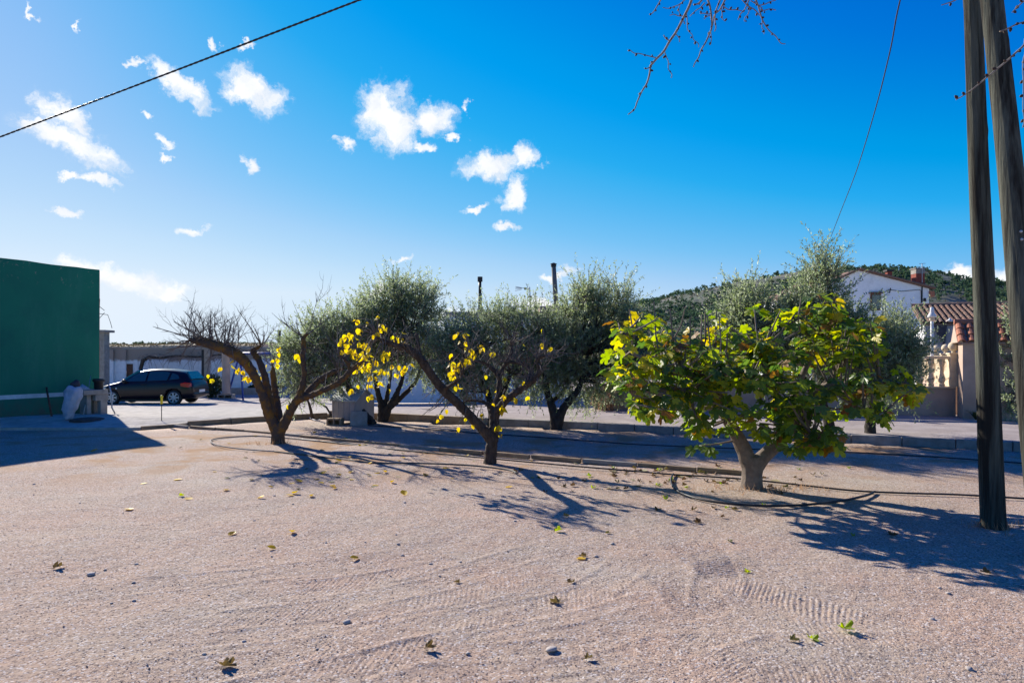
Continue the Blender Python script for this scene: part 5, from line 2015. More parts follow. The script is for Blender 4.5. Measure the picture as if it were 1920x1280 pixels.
def build_fig():
    Y = 10.06
    b = on(1410, 912)
    root = thing('fig_tree', 'broad low fig tree with large lobed green and yellow leaves', 'tree', b)
    z4 = ((1040, 500), 2.783)
    z5 = ((1400, 460), 2.56)
    limbs = [
        trace([(1028, 1175, 0, .21), (1028, 1140, 0, .165), (1030, 1080, 0, .155), (1032, 1020, 0, .165), (1028, 985, 0, .15)], *z4, Y),
        trace([(1020, 1040, 0, .13), (985, 950, 0, .115), (945, 870, 0, .10), (895, 780, -.05, .09), (865, 680, -.1, .085), (845, 590, -.15, .075), (830, 540, -.15, .05)], *z4, Y),
        trace([(865, 680, -.1, .07), (780, 610, -.3, .06), (690, 560, -.5, .05), (580, 545, -.6, .04), (490, 500, -.7, .03), (400, 440, -.7, .018), (350, 350, -.7, .01)], *z4, Y),
        trace([(800, 620, -.3, .05), (700, 640, -.6, .04), (560, 640, -.7, .025), (420, 660, -.8, .014), (400, 720, -.8, .008)], *z4, Y),
        trace([(1040, 1050, 0, .125), (1090, 990, 0, .11), (1150, 930, .05, .10), (1190, 860, .1, .085), (1180, 760, .1, .075), (1150, 660, .1, .06)], *z4, Y),
        trace([(130, 960, .05, .085), (205, 850, -.1, .07), (190, 780, -.2, .06), (120, 690, -.3, .05), (90, 600, -.4, .04), (60, 520, -.4, .02)], *z5, Y),
        trace([(200, 840, -.1, .07), (300, 740, -.1, .06), (420, 660, -.2, .055), (540, 690, -.3, .045), (640, 655, -.4, .035), (760, 660, -.5, .022), (850, 680, -.5, .01)], *z5, Y),
        trace([(300, 740, -.1, .05), (420, 620, .3, .045), (480, 520, .5, .04), (540, 440, .6, .03), (560, 400, .6, .015)], *z5, Y),
        trace([(200, 800, .1, .06), (260, 640, .4, .05), (330, 500, .6, .04), (420, 380, .6, .03), (430, 260, .6, .014)], *z5, Y),
        trace([(945, 870, 0, .06), (900, 800, .5, .055), (760, 700, .8, .045), (620, 560, 1.0, .03), (500, 460, 1.0, .015)], *z4, Y),
        trace([(850, 600, -.15, .06), (920, 540, -.3, .05), (1000, 600, -.5, .045), (1030, 590, -.55, .04)], *z4, Y),
        trace([(430, 650, -.2, .045), (500, 760, -.7, .035), (600, 790, -.9, .02), (660, 800, -1.0, .01)], *z5, Y),
        trace([(205, 850, -.1, .05), (260, 880, -.7, .04), (330, 930, -1.0, .02), (340, 980, -1.0, .01)], *z5, Y),
    ]
    limbs_mesh('trunk', limbs, M_figbark, root, .016, .02, .12)
    LP = limb_points(limbs)
    rnd = random.Random(303)
    tw = MB()
    # crown clumps in picture units with depth offset and tip count; y share of yellow
    CL = [(1165, 680, 35, 40, -.3, 9, .75), (1200, 720, 45, 40, -.4, 12, .6), (1180, 620, 20, 30, -.3, 5, .8), (1250, 640, 40, 40, .2, 11, .6), (1255, 740, 45, 35, -.5, 11, .4), (1300, 690, 50, 45, -.5, 13, .5),
          (1290, 800, 22, 40, -.6, 6, .1), (1350, 640, 50, 40, .3, 12, .5), (1350, 720, 50, 45, -.5, 13, .35), (1420, 640, 50, 40, -.2, 14, .4), (1440, 720, 60, 50, -.7, 15, .12), (1400, 780, 50, 35, -.6, 9, .1), (1500, 650, 55, 50, .2, 16, .3), (1500, 740, 60, 50, -.8, 16, .05), (1530, 815, 50, 35, -.9, 9, .0), (1470, 800, 45, 35, -.9, 8, .02),
          (1560, 580, 35, 35, .3, 7, .55), (1540, 620, 50, 35, .3, 10, .4), (1600, 640, 55, 40, .0, 13, .4), (1590, 720, 55, 45, -.6, 13, .2), (1640, 690, 45, 32, -.4, 7, .4), (1680, 720, 35, 18, -.5, 5, .6), (1715, 740, 16, 20, -.5, 4, .7), (1655, 775, 18, 15, -.8, 3, .1), (1480, 590, 30, 22, .1, 5, .5), (1625, 610, 25, 25, .3, 4, .45)]
    leaves = []
    for (cx, cy, rx, ry, dy, n, yl) in CL:
        for _ in range(int(n * 1.4)):
            u, w = rnd.gauss(0, .55), rnd.gauss(0, .55)
            dep = Y + dy + rnd.uniform(-.75, .75)
            tip = at(cx + rx * u, cy + ry * w, dep)
            dd = np.linalg.norm(LP[:, :3] - np.array(tip), axis=1) + (LP[:, 2] > tip.z + .1) * .3
            a = Vector(LP[int(dd.argmin())][:3])
            ln = (tip - a).length
            mid = a.lerp(tip, .55) + Vector((0, 0, -.10 * ln + .05))
            tw.tube([a, a.lerp(mid, .5), mid, mid.lerp(tip, .6), tip], [.018, .016, .014, .011, .008], 5)
            ax = (tip - mid).normalized()
            m = rnd.randint(5, 8)
            a0 = rnd.uniform(0, 6.28)
            for j in range(m):
                an = a0 + j * 2.4
                rad = Vector((math.cos(an), math.sin(an), rnd.uniform(-.75, .35)))
                d = (rad + ax * .5).normalized()
                p = tip - ax * .035 * j + d * .07
                s = rnd.uniform(.095, .185)
                r = rnd.random()
                if r < yl * .35:
                    k = 2
                elif r < yl * .35 + .04 * (1 + yl):
                    k = 3
                elif r < .33 + yl * .55:
                    k = 1
                else:
                    k = 0
                leaves.append((p, d, s, k, rnd.gauss(0, .55)))
    # bare upright shoots
    for x, y0, x1, y1 in ((1238, 655, 1226, 565), (1262, 620, 1256, 580), (1265, 612, 1285, 575), (1296, 660, 1294, 595), (1320, 640, 1316, 590), (1312, 655, 1322, 585), (1340, 665, 1326, 592), (1350, 655, 1348, 590), (1183, 640, 1180, 580), (1362, 640, 1363, 600), (1500, 600, 1502, 560)):
        a, e = at(x, y0 + 20, Y - .2), at(x1, y1, Y - .2 + rnd.uniform(-.2, .2))
        i = int(np.linalg.norm(LP[:, :3] - np.array(a), axis=1).argmin())
        s = Vector(LP[i][:3])
        m = a.lerp(e, .4) + Vector((rnd.uniform(-.06, .06), 0, 0))
        tw.tube([s, s.lerp(a, .6), a, m, e], [.022, .018, .015, .012, .009], 6)
    tag(tw.build('twig', M_figbark, root), kind='stuff')
    variants = [[fig_leaf(10 * k + v, M_fig[k], 1) for v in range(6)] for k in range(4)]
    camv = Vector((0, 0, H))
    # the leaves that show largest are single parts
    ctr = Vector((b.x, b.y, 1.5))
    leaves.sort(key=lambda L: (L[0] - camv).length - .25 * (L[0] - ctr).length)
    rest = MB()
    for i, (p, d, s, k, roll) in enumerate(leaves):
        d = Vector(d)
        up = Vector((roll, rnd.gauss(0, .45), 1))
        d = (d + Vector((0, 0, -.45))).normalized()
        me = variants[k][rnd.randint(0, 5)]
        if i < 290:
            place(me, 'leaf', root, p, d, up, s * 1.25)
        else:
            x = d.cross(up).normalized()
            z = x.cross(d)
            M = Matrix((x, d, z)).transposed()
            leaves_rest[k].append((me, M, p, s * 1.25))
    for k in range(4):
        if leaves_rest[k]:
            mb = MB()
            for me, M, p, s in leaves_rest[k]:
                mb.add([(M @ (q.co * s)) + Vector(p) for q in me.vertices], [tuple(f.vertices) for f in me.polygons])
            me = bpy.data.meshes.new('inner_leaf')
            me.from_pydata(mb.v, [], mb.f)
            me.materials.append(M_fig[k])
            tag(link('inner_leaf', me, root), kind='stuff')


leaves_rest = {k: [] for k in range(4)}
build_tree1()
build_tree2()
build_fig()


def olive(base, trunks, clumps, label, seed, nsh=1150, Y=None, spread=.8):
    rg = np.random.default_rng(seed)
    Y = Y or base.y
    root = thing('olive_tree', label, 'tree', base)
    limbs_mesh('trunk', trunks, M_olivebark, root, .026, .05, .1)
    tips = [t[-1] for t in trunks]
    # clump ellipsoids
    E = []
    for (px, py, rx, ry) in clumps:
        ry *= .86
        c = at(px, py + 9, Y + rg.uniform(-spread, spread) * .5)
        rx *= 1.08
        E.append((np.array(c), rx * Y / F, max(.45, (rx + ry) / 2 * Y / F), ry * Y / F))
    nsh = int(nsh * 1.22)
    vol = np.array([e[1] * e[3] for e in E]) ** .9
    ids = rg.choice(len(E), nsh, p=vol / vol.sum())
    # branches from trunk tips to clump centres
    br = MB()
    LP = np.array([p[:3] for t in trunks for p in spline(t, 4)])
    for c, a, b_, h in E:
        i = int((np.linalg.norm(LP - c, axis=1) + np.maximum(0, LP[:, 2] - c[2]) * 2).argmin())
        s = Vector(LP[i])
        e = Vector(c)
        for k in range(4):
            t = e + Vector(rg.normal(size=3) * np.array([a, b_, h]) * .4)
            m = s.lerp(t, .5) + Vector((rg.normal() * .1, rg.normal() * .1, rg.uniform(0, .15)))
            br.tube([s, m, t], [.035, .024, .010], 5)
    V_, D_, T_ = [], [], []
    d = unit(rg.normal(size=(nsh, 3)))
    rr = rg.random((nsh, 1)) ** .45
    cen = np.array([E[i][0] for i in ids])
    rad = np.array([E[i][1:] for i in ids])
    P0 = cen + d * rr * rad
    up = np.stack([np.zeros(nsh), np.zeros(nsh), np.where(d[:, 2] > -.35, .85, -.35)], 1)
    dr = unit(.7 * d + up + .38 * rg.normal(size=(nsh, 3)))
    ln = rg.uniform(.25, .65, nsh) * np.where(d[:, 2] > .4, 1.45, 1.0)
    nl = 26
    t = np.linspace(.08, 1, nl)
    bend = rg.normal(size=(nsh, 3)) * .12
    bend[:, 2] -= .06
    Pl = P0[:, None, :] + dr[:, None, :] * (ln[:, None] * t)[:, :, None] + bend[:, None, :] * (t ** 2)[None, :, None]
    Pl = Pl.reshape(-1, 3)
    dl = np.repeat(dr, nl, 0)
    n = len(Pl)
    D = unit(dl * .75 + unit(rg.normal(size=(n, 3))) * .8)
    N = unit(np.cross(D, rg.normal(size=(n, 3))))
    v, f = leaf_quads(Pl, D, N, rg.uniform(.06, .10, n), rg.uniform(.0095, .015, n))
    tag(link('foliage', np_mesh('foliage', v, f, M_olive), root), kind='stuff')
    # shoot stems as slim three-sided prisms
    a = P0 - dr * .12
    e = P0 + dr * ln[:, None] + bend
    m = P0 + dr * ln[:, None] * .5 + bend * .25
    s1 = unit(np.cross(dr, rg.normal(size=(nsh, 3))))
    s2 = unit(np.cross(dr, s1))
    w = .006
    vs = np.stack([a + s1 * w, a - s1 * w * .5 + s2 * w * .87, a - s1 * w * .5 - s2 * w * .87, m + s1 * w * .7, m - s1 * w * .35 + s2 * w * .6, m - s1 * w * .35 - s2 * w * .6, e, e + s1 * .001, e + s2 * .001], 1).reshape(-1, 3)
    base_i = (np.arange(nsh) * 9)[:, None, None]
    q = np.array([[0, 1, 4, 3], [1, 2, 5, 4], [2, 0, 3, 5], [3, 4, 7, 6], [4, 5, 8, 7], [5, 3, 6, 8]])
    fs = (base_i + q[None]).reshape(-1, 4)
    tag(link('shoot', np_mesh('shoot', vs, fs, M_twig), root), kind='stuff')
    br.build('branch', M_olivebark, root, True)


def build_olives():
    z3 = ((620, 480), 3.048)
    b = on(694, 795)
    Y = b.y
    olive(b, [trace([(245, 965, 0, .13), (225, 935, 0, .105), (175, 885, .05, .10), (135, 830, .1, .09), (105, 765, .1, .08), (95, 690, .1, .06), (60, 600, .1, .04)], *z3, Y), trace([(105, 760, .1, .06), (30, 650, .2, .045), (-60, 560, .3, .03)], *z3, Y)],
          [(545, 668, 28, 36), (575, 650, 42, 40), (615, 638, 46, 40), (630, 680, 45, 40), (580, 695, 36, 32), (655, 625, 40, 38), (665, 660, 40, 45), (605, 612, 30, 22), (680, 610, 26, 30), (560, 715, 22, 16)], 'olive tree with leaning trunk bent over the dog kennel', 1, 1250)
    b = on(716, 790)
    Y = b.y
    olive(b, [trace([(300, 965, 0, .17), (295, 930, 0, .15), (288, 850, 0, .10), (265, 760, 0, .08), (250, 660, 0, .05)], *z3, Y), trace([(305, 930, 0, .10), (320, 820, .1, .075), (340, 700, .15, .05), (350, 600, .2, .035)], *z3, Y),
              trace([(310, 930, 0, .12), (335, 860, -.1, .10), (375, 790, -.15, .08), (410, 700, -.2, .06), (430, 560, -.2, .035)], *z3, Y), trace([(340, 865, -.1, .09), (420, 790, 0, .075), (490, 710, 0, .055), (520, 600, 0, .03)], *z3, Y)],
          [(700, 615, 42, 46), (735, 580, 42, 44), (758, 556, 30, 30), (790, 590, 34, 52), (770, 640, 52, 44), (805, 665, 40, 40), (725, 640, 40, 44), (745, 545, 20, 24), (800, 555, 16, 22), (700, 570, 26, 26)], 'tall olive tree with several upright stems beside the dog kennel', 2, 1400)
    Y = 18.0
    b = on(924, 664 + F * H / Y)
    olive(b, [[(b.x, b.y, -.1, .16), (b.x, b.y, .3, .13), (b.x - .1, b.y, .8, .10), (b.x - .3, b.y, 1.4, .07), (b.x - .5, b.y, 2.0, .04)], [(b.x, b.y, .4, .10), (b.x + .3, b.y + .1, 1.0, .08), (b.x + .6, b.y, 1.8, .04)]],
          [(862, 655, 40, 42), (885, 630, 36, 40), (925, 615, 46, 42), (985, 618, 46, 46), (1030, 640, 34, 44), (855, 690, 36, 32), (930, 680, 55, 42), (1000, 690, 50, 44), (950, 590, 28, 22), (1010, 605, 30, 24), (885, 720, 40, 20), (1050, 650, 34, 44), (838, 650, 26, 40)], 'dense olive tree directly behind the stump-trunked bare tree', 3, 1500)
    b = on(1042, 806)
    Y = b.y
    olive(b, [trace([(1290, 1015, 0, .19), (1288, 975, 0, .16), (1275, 900, 0, .12), (1255, 830, 0, .10), (1235, 760, 0, .08), (1220, 650, 0, .05)], *z3, Y), trace([(1298, 970, 0, .14), (1320, 890, -.05, .11), (1360, 830, -.1, .10), (1410, 770, -.1, .08), (1440, 690, -.1, .06), (1470, 560, -.1, .035)], *z3, Y),
              trace([(1258, 835, 0, .07), (1290, 810, .3, .06), (1350, 740, .4, .045), (1390, 640, .4, .03)], *z3, Y)],
          [(1085, 590, 30, 46), (1112, 560, 22, 34), (1150, 590, 36, 42), (1185, 632, 32, 40), (1208, 668, 26, 38), (1075, 650, 40, 46), (1130, 650, 50, 46), (1180, 690, 40, 36), (1110, 705, 46, 36), (1060, 705, 30, 32), (1165, 555, 16, 22), (1095, 550, 12, 24), (1178, 602, 12, 18), (1030, 680, 26, 36)], 'olive tree with a low V shaped fork standing at the kerb', 4, 1700)
    b = on(1552, 822)
    Y = b.y
    olive(b, [[(b.x, b.y, -.1, .15), (b.x, b.y, .5, .12), (b.x - .4, b.y + .1, 1.2, .10), (b.x - 1.0, b.y + .2, 2.0, .07), (b.x - 1.4, b.y + .2, 2.8, .04)], [(b.x - .1, b.y, .8, .10), (b.x - .05, b.y + .3, 1.6, .08), (b.x - .1, b.y + .3, 2.6, .05), (b.x - .05, b.y + .3, 3.6, .025)]],
          [(1385, 590, 28, 38), (1402, 558, 14, 24), (1372, 630, 26, 42), (1430, 612, 44, 40), (1465, 596, 34, 32), (1500, 590, 34, 40), (1540, 525, 26, 34), (1548, 500, 14, 22), (1535, 580, 40, 48), (1420, 655, 48, 38), (1490, 640, 50, 44), (1560, 640, 40, 50)], 'pale grey-green olive tree rising behind the fig, tallest of the olives', 5, 1700)
    b = on(1632, 824)
    Y = b.y
    olive(b, [[(b.x, b.y, -.1, .14), (b.x, b.y, .5, .11), (b.x + .1, b.y + .1, 1.2, .09), (b.x - .1, b.y + .2, 2.0, .06), (b.x - .2, b.y + .2, 2.8, .04)], [(b.x, b.y, .8, .09), (b.x + .4, b.y + .2, 1.6, .06), (b.x + .8, b.y + .2, 2.3, .03)]],
          [(1598, 600, 14, 30), (1590, 640, 34, 44), (1640, 650, 38, 40), (1680, 660, 30, 36), (1672, 612, 14, 20), (1690, 622, 10, 18), (1695, 660, 24, 40), (1650, 680, 50, 40), (1690, 700, 24, 28), (1620, 690, 40, 36)], 'rounded olive tree in front of the white gable house', 6, 1350)
    b = Vector((14.3, 18.4, .12))
    Y = b.y
    olive(b, [[(b.x, b.y, 0, .10), (b.x, b.y, .6, .08), (b.x - .1, b.y, 1.4, .06), (b.x - .2, b.y, 2.2, .03)]],
          [(1925, 640, 26, 40), (1915, 690, 26, 44), (1935, 720, 26, 40), (1895, 665, 10, 14), (1900, 730, 14, 24), (1940, 610, 22, 30), (1910, 600, 12, 18)], 'small olive tree glimpsed between the two timber poles', 7, 520)


build_olives()


# ------------------------------------------------------------------ poles, cables
def build_poles():
    def pole(name, label, A, B, r0, r1, seed):
        root = thing(name, label, 'pole', (A.x, A.y, 0))
        n = 110
        v, f = [], []
        m = 72
        pr = random.Random(seed * 13)
        CR = [(pr.uniform(0, 6.28), pr.uniform(0, .95), pr.uniform(.04, .22), pr.uniform(.006, .016), pr.uniform(.04, .09)) for _ in range(34)]
        KN = [(pr.uniform(0, 6.28), pr.uniform(.05, .95)) for _ in range(14)]
        ax = (B - A).normalized()
        s1 = ax.orthogonal().normalized()
        s2 = ax.cross(s1)
        o = Vector((seed * 7.1, 0, 0))
        for i in range(n + 1):
            t = i / n
            c = A.lerp(B, t) + (s1 * mnoise.noise(Vector((t * 3, seed, 0))) + s2 * mnoise.noise(Vector((t * 3, seed, 5)))) * .018
            r = r0 + (r1 - r0) * t
            for k in range(m):
                a = 2 * math.pi * k / m
                g = mnoise.noise(Vector((math.cos(a) * 3.2, math.sin(a) * 3.2, t * 2.2)) + o)
                crack = -.022 * max(0, 1 - abs(((a - 4.05 - .25 * math.sin(t * 5 + seed)) / .075))) if (i > 3) else 0
                crack += -.014 * max(0, 1 - abs((a - 5.15 - .2 * math.sin(t * 9 + seed)) / .09)) * (1 if .2 < t < .8 else 0)
                for ca_, ct, cl, cdp, cw in CR:
                    if abs(t - ct) < cl:
                        da = (a - ca_ - .12 * math.sin(t * 30 + ca_) + math.pi) % (2 * math.pi) - math.pi
                        if abs(da) < cw:
                            crack -= cdp * (1 - abs(da) / cw) * (1 - ((t - ct) / cl) ** 2)
                for ka, kt in KN:
                    da = (a - ka + math.pi) % (2 * math.pi) - math.pi
                    q2 = (da * r / .035) ** 2 + ((t - kt) * 9 / .05) ** 2
                    if q2 < 4:
                        crack += .010 * math.exp(-q2)
                rr = r * (1 + .045 * g) + crack
                v.append(c + (s1 * math.cos(a) + s2 * math.sin(a)) * rr)
        for i in range(n):
            for k in range(m):
                k2 = (k + 1) % m
                f.append((i * m + k, i * m + k2, (i + 1) * m + k2, (i + 1) * m + k))
        f.append(tuple(n * m + k for k in range(m)))
        MB().add(v, f).build('timber', M_pole, root, True)
        return root
    b = on(1864, 985)
    t = at(1824, 0, b.y)
    top = b + (t - b) * 1.45
    r1 = pole('utility_pole', 'upright weathered timber pole standing in the pink gravel', b - Vector((0, 0, .2)), top, .128, .070, 1)
    A = Vector((5.12, 6.5, -.15))
    Bm = at(1861, 0, 7.15)
    Bt = A + (Bm - A) * 1.36
    r2 = pole('brace_pole', 'slanting timber brace pole with two bolt heads, propping the upright one', A, Bt, .135, .088, 2)
    for py in (437, 452):
        k = (H - (py - HY) * 6.85 / F - A.z) / (Bm.z - A.z)
        c = A.lerp(Bm, k)
        d = Vector((.12, -.99, 0)).normalized()
        d = Vector((-(c.x) * .62 + 1.2, -c.y, 0)).normalized()
        M = d.to_track_quat('Z', 'Y').to_matrix()
        MB().lathe([(.014, 0), (.014, .010), (.008, .014)], c + d * .112, 10, M).build('bolt_head', M_steel, r2)
    # cables
    P = [at(-420, 417, 11.2), at(0, 257, 10.0), at(340, 128.5, 9.0), at(675, 0, 8.3), top + Vector((0, 0, -.2))]
    P = [Vector(p) for p in P]
    root = thing('power_cable', 'thick twisted black cable crossing the sky over the clouds', 'cable', P[1])
    for ph in (0, math.pi):
        pts = []
        n = 420
        segs = [(P[i], P[i + 1]) for i in range(4)]
        for i in range(n + 1):
            u = i / n * 4
            j = min(3, int(u))
            c = segs[j][0].lerp(segs[j][1], u - j)
            dd = (segs[j][1] - segs[j][0]).normalized()
            s1 = dd.cross(Vector((0, 0, 1))).normalized()
            s2 = s1.cross(dd)
            a = i * .95 + ph
            pts.append(c + (s1 * math.cos(a) + s2 * math.sin(a)) * .004)
        MB().tube(pts, .0095, 6).build('strand', M_black, root, True)
    Q = [(1795, -300, 8.2, 0), (1745, -200, 9, 0), (1688, 0, 11.2, 0), (1668, 100, 13, 0), (1640, 210, 15.8, 0), (1606, 320, 20, 0), (1575, 400, 25, 0), (1548, 470, 33, 0)]
    pts = [(*top, 0)] + [(*at(x, y, Y), 0) for x, y, Y, _ in Q]
    cb = thing('service_cable', 'thin sagging black cable dropping towards the hill behind the tallest olive', 'cable', at(1548, 470, 33))
    MB().tube([p[:3] for p in spline(pts, 14)], .0125, 6).build('cable', M_black, cb, True)
    p = at(1533, 476, 33)
    pp = thing('slim_post', 'slim dark post rising behind the tallest olive tree', 'post', (p.x, 33, 0))
    MB().tube([(p.x, 33, -.3), p], [.06, .045], 8).build('post', M_dark, pp, True)
    MB().tube([p - Vector((0, 0, .1)), at(1548, 470, 33)], .02, 5).build('bracket', M_dark, pp)


build_poles()


# ------------------------------------------------------------------ overhanging bare branches (their trunk stands beside the camera)
def build_overhang():
    base = Vector((4.9, -1.2, 0))
    root = thing('overhanging_tree', 'bare budding tree whose branch tips hang down against the blue sky', 'tree', base)
    limbs_mesh('trunk', [[(4.9, -1.2, -.1, .2), (4.85, -1.1, 1.2, .16), (4.6, -.6, 2.8, .13), (4.2, .4, 4.2, .10), (3.3, 1.9, 5.0, .07), (2.4, 3.0, 5.0, .05), (1.6, 3.7, 4.75, .035)], [(4.5, -.3, 3.2, .09), (4.3, 1.0, 3.9, .06), (3.5, 2.3, 4.3, .04), (2.9, 3.0, 4.1, .025)]], M_figbark, root, .02, .02, .1)
    off, sc = (1160, 0), 5.565
    D = 3.9
    rnd = random.Random(77)
    hub = Vector((1.6, 3.7, 4.75))

    def z(x, y, dy=0):
        return at(off[0] + x / sc, off[1] + y / sc, D + dy)
    wood = MB()
    buds = MB()
    T = [  # (points, start radius, end radius) in zoomed picture units
        ([(760, 0), (735, 70), (690, 160), (640, 260), (590, 350), (530, 435), (470, 540), (400, 610), (330, 690)], 6.0, 4.5, 0), ([(330, 690), (325, 760), (295, 870), (245, 950), (195, 1060), (165, 1140), (100, 1195)], 4.5, 2.2, 0),
        ([(395, 605), (330, 590), (275, 575), (215, 560), (160, 555), (115, 520)], 2.4, 1.5, .1), ([(480, 545), (500, 600), (520, 650), (518, 720), (555, 775), (550, 815)], 2.2, 1.4, -.1), ([(345, 695), (285, 722)], 3, 2, 0), ([(530, 430), (490, 400), (470, 368)], 3, 2, .05), ([(600, 360), (630, 400), (635, 440)], 2.2, 1.5, 0),
        ([(690, 165), (630, 170), (575, 150), (535, 165)], 2.2, 1.5, .1), ([(705, 130), (715, 200), (718, 300), (735, 330), (770, 370), (780, 415), (830, 455), (835, 495)], 2.2, 1.4, .15), ([(680, 220), (690, 255)], 2.2, 2, 0),
        ([(440, 0), (405, 60), (365, 125), (330, 155)], 3, 2, .2), ([(690, 0), (640, 45), (580, 70), (520, 90), (460, 80)], 2.6, 1.6, .2), ([(640, 50), (625, 110), (640, 140)], 2, 1.5, .2),
        ([(870, 0), (830, 40), (780, 50)], 4, 3, -.1), ([(900, 30), (850, 85), (815, 105), (745, 170)], 2.4, 1.6, -.1), ([(930, 0), (950, 60), (965, 150), (972, 280), (945, 360), (910, 440), (860, 525), (835, 600), (795, 660), (780, 700)], 4.5, 2.0, -.15),
        ([(965, 140), (930, 150), (885, 140), (850, 145)], 2, 1.5, -.15), ([(960, 160), (920, 175), (890, 200)], 2, 2, -.1), ([(1110, 0), (1080, 60), (1050, 110), (1000, 160), (980, 270)], 4, 2.5, .1), ([(1060, 0), (1040, 50), (1010, 130), (1005, 220), (1015, 290), (1000, 330)], 3.5, 2, -.05), ([(960, 330), (968, 410), (955, 470)], 2, 1.3, -.2),
        ([(1070, 80), (1080, 140), (1085, 200), (1115, 225)], 2.2, 1.5, .1), ([(1075, 50), (1140, 100), (1235, 105), (1310, 125)], 2.6, 1.8, .2), ([(1290, 0), (1345, 60), (1420, 105), (1470, 165)], 3, 2.5, .2), ([(1360, 0), (1335, 60), (1310, 110), (1270, 150), (1245, 210)], 3.2, 1.8, .25), ([(1345, 60), (1365, 90), (1350, 150), (1320, 185), (1310, 225)], 2.4, 1.5, .3),
        ([(1430, 0), (1455, 60), (1480, 150), (1510, 230), (1570, 320), (1640, 380), (1690, 450), (1740, 460)], 4.2, 1.8, .1), ([(1460, 60), (1530, 45), (1580, 20), (1640, 5)], 2.4, 1.8, .1), ([(1475, 100), (1520, 110), (1580, 95), (1640, 108)], 2.2, 1.5, .05), ([(1500, 215), (1495, 290), (1520, 320), (1515, 355)], 2.2, 1.6, .1), ([(1380, 10), (1430, 40), (1500, 90)], 2.4, 2, .2)]
    tops = []
    for P, r0, r1, dy in T:
        q = [(*z(x, y, dy), 0) for x, y in P]
        S_ = spline(q, 4) if len(q) > 2 else [q[0], q[1]]
        n = len(S_)
        pxm = D / F / sc * 1.0
        rad = [max(.0022, (r0 + (r1 - r0) * i / (n - 1)) * pxm * 2.3) for i in range(n)]
        wood.tube([s[:3] for s in S_], rad, 6)
        if P[0][1] == 0:
            tops.append((Vector(q[0][:3]), rad[0]))
        ln = 0
        nxt = .02
        for a, b in zip(S_, S_[1:]):
            va, vb = Vector(a[:3]), Vector(b[:3])
            ln += (vb - va).length
            if ln > nxt:
                nxt = ln + rnd.uniform(.022, .055) * (1.0 if r0 < 4.4 else 1.8)
                side = (vb - va).normalized().orthogonal()
                side = Matrix.Rotation(rnd.uniform(0, 6.28), 3, (vb - va).normalized()) @ side
                for _ in range(rnd.choice((1, 1, 2))):
                    c = vb + side * rnd.uniform(.003, .007)
                    M = (side + (vb - va).normalized() * .7).to_track_quat('Z', 'Y').to_matrix()
                    s = rnd.uniform(.0042, .0068)
                    buds.lathe([(s * .5, -s * .7), (s, 0), (s * .85, s * .9), (s * .3, s * 1.8)], c, 6, M)
    for t, r in tops:
        e = hub + Vector((t.x - 1.55, 0, 0)) * .6 + Vector((0, .1, -.1))
        e = Vector((min(2.4, max(1.0, e.x)), 3.75, 4.75))
        m = t.lerp(e, .5) + Vector((0, 0, .05))
        wood.tube([t, m, e], [r, r * 1.2, r * 1.6], 6)
    wood.tube([(.95, 3.75, 4.72), (1.25, 3.75, 4.77), (1.6, 3.7, 4.76), (2.5, 3.0, 5.0)], [.02, .026, .03, .04], 8)
    # right hand tips that pass in front of the poles
    D2 = 2.9
    off2, sc2 = (1780, 0), 4.0

    def y2(x, y, dy=0):
        return at(off2[0] + x / sc2, off2[1] + y / sc2, D2 + dy)
    T2 = [([(700, 160), (620, 250), (560, 340), (500, 395), (440, 450), (350, 525), (265, 595), (180, 665), (110, 715), (50, 748)], 9, 3.5), ([(640, 120), (560, 165), (500, 185), (440, 215), (380, 238)], 6, 6), ([(620, -40), (560, 10), (520, 45), (470, 95)], 6, 3), ([(620, 240), (560, 430), (552, 520), (556, 640), (552, 800), (560, 900), (550, 960)], 5, 3), ([(80, -20), (30, 10), (-60, 40)], 6, 3), ([(560, 340), (580, 250), (640, 180)], 6, 6)]
    for P, r0, r1 in T2:
        q = [(*y2(x, y), 0) for x, y in P]
        S_ = spline(q, 4)
        n = len(S_)
        pxm = D2 / F / sc2
        rad = [(r0 + (r1 - r0) * i / (n - 1)) * pxm for i in range(n)]
        wood.tube([s[:3] for s in S_], rad, 6)
        for i in range(2, n - 1, 3):
            c = Vector(S_[i][:3])
            d = (Vector(S_[i + 1][:3]) - c).normalized()
            side = Matrix.Rotation(rnd.uniform(0, 6.28), 3, d) @ d.orthogonal()
            s = rnd.uniform(.0045, .007)
            M = (side + d * .7).to_track_quat('Z', 'Y').to_matrix()
            buds.lathe([(s * .5, -s * .7), (s, 0), (s * .85, s * .9), (s * .3, s * 1.8)], c + side * .005, 6, M)
    e = Vector((2.9, 3.0, 4.1))
    for x, y in ((700, 160), (640, 120), (620, -40), (620, 240), (640, 180)):
        s = y2(x, y)
        wood.tube([s, s.lerp(e, .5) + Vector((.1, 0, 0)), e], [.008, .01, .014], 6)
    s = y2(80, -20)
    wood.tube([s, s.lerp(Vector((2.4, 3.0, 5.0)), .5), Vector((2.4, 3.0, 5.0))], [.006, .01, .014], 6)
    wood.build('branch', M_palebranch, root, True)
    tag(buds.build('bud', M_bud, root, True), kind='stuff')


build_overhang()


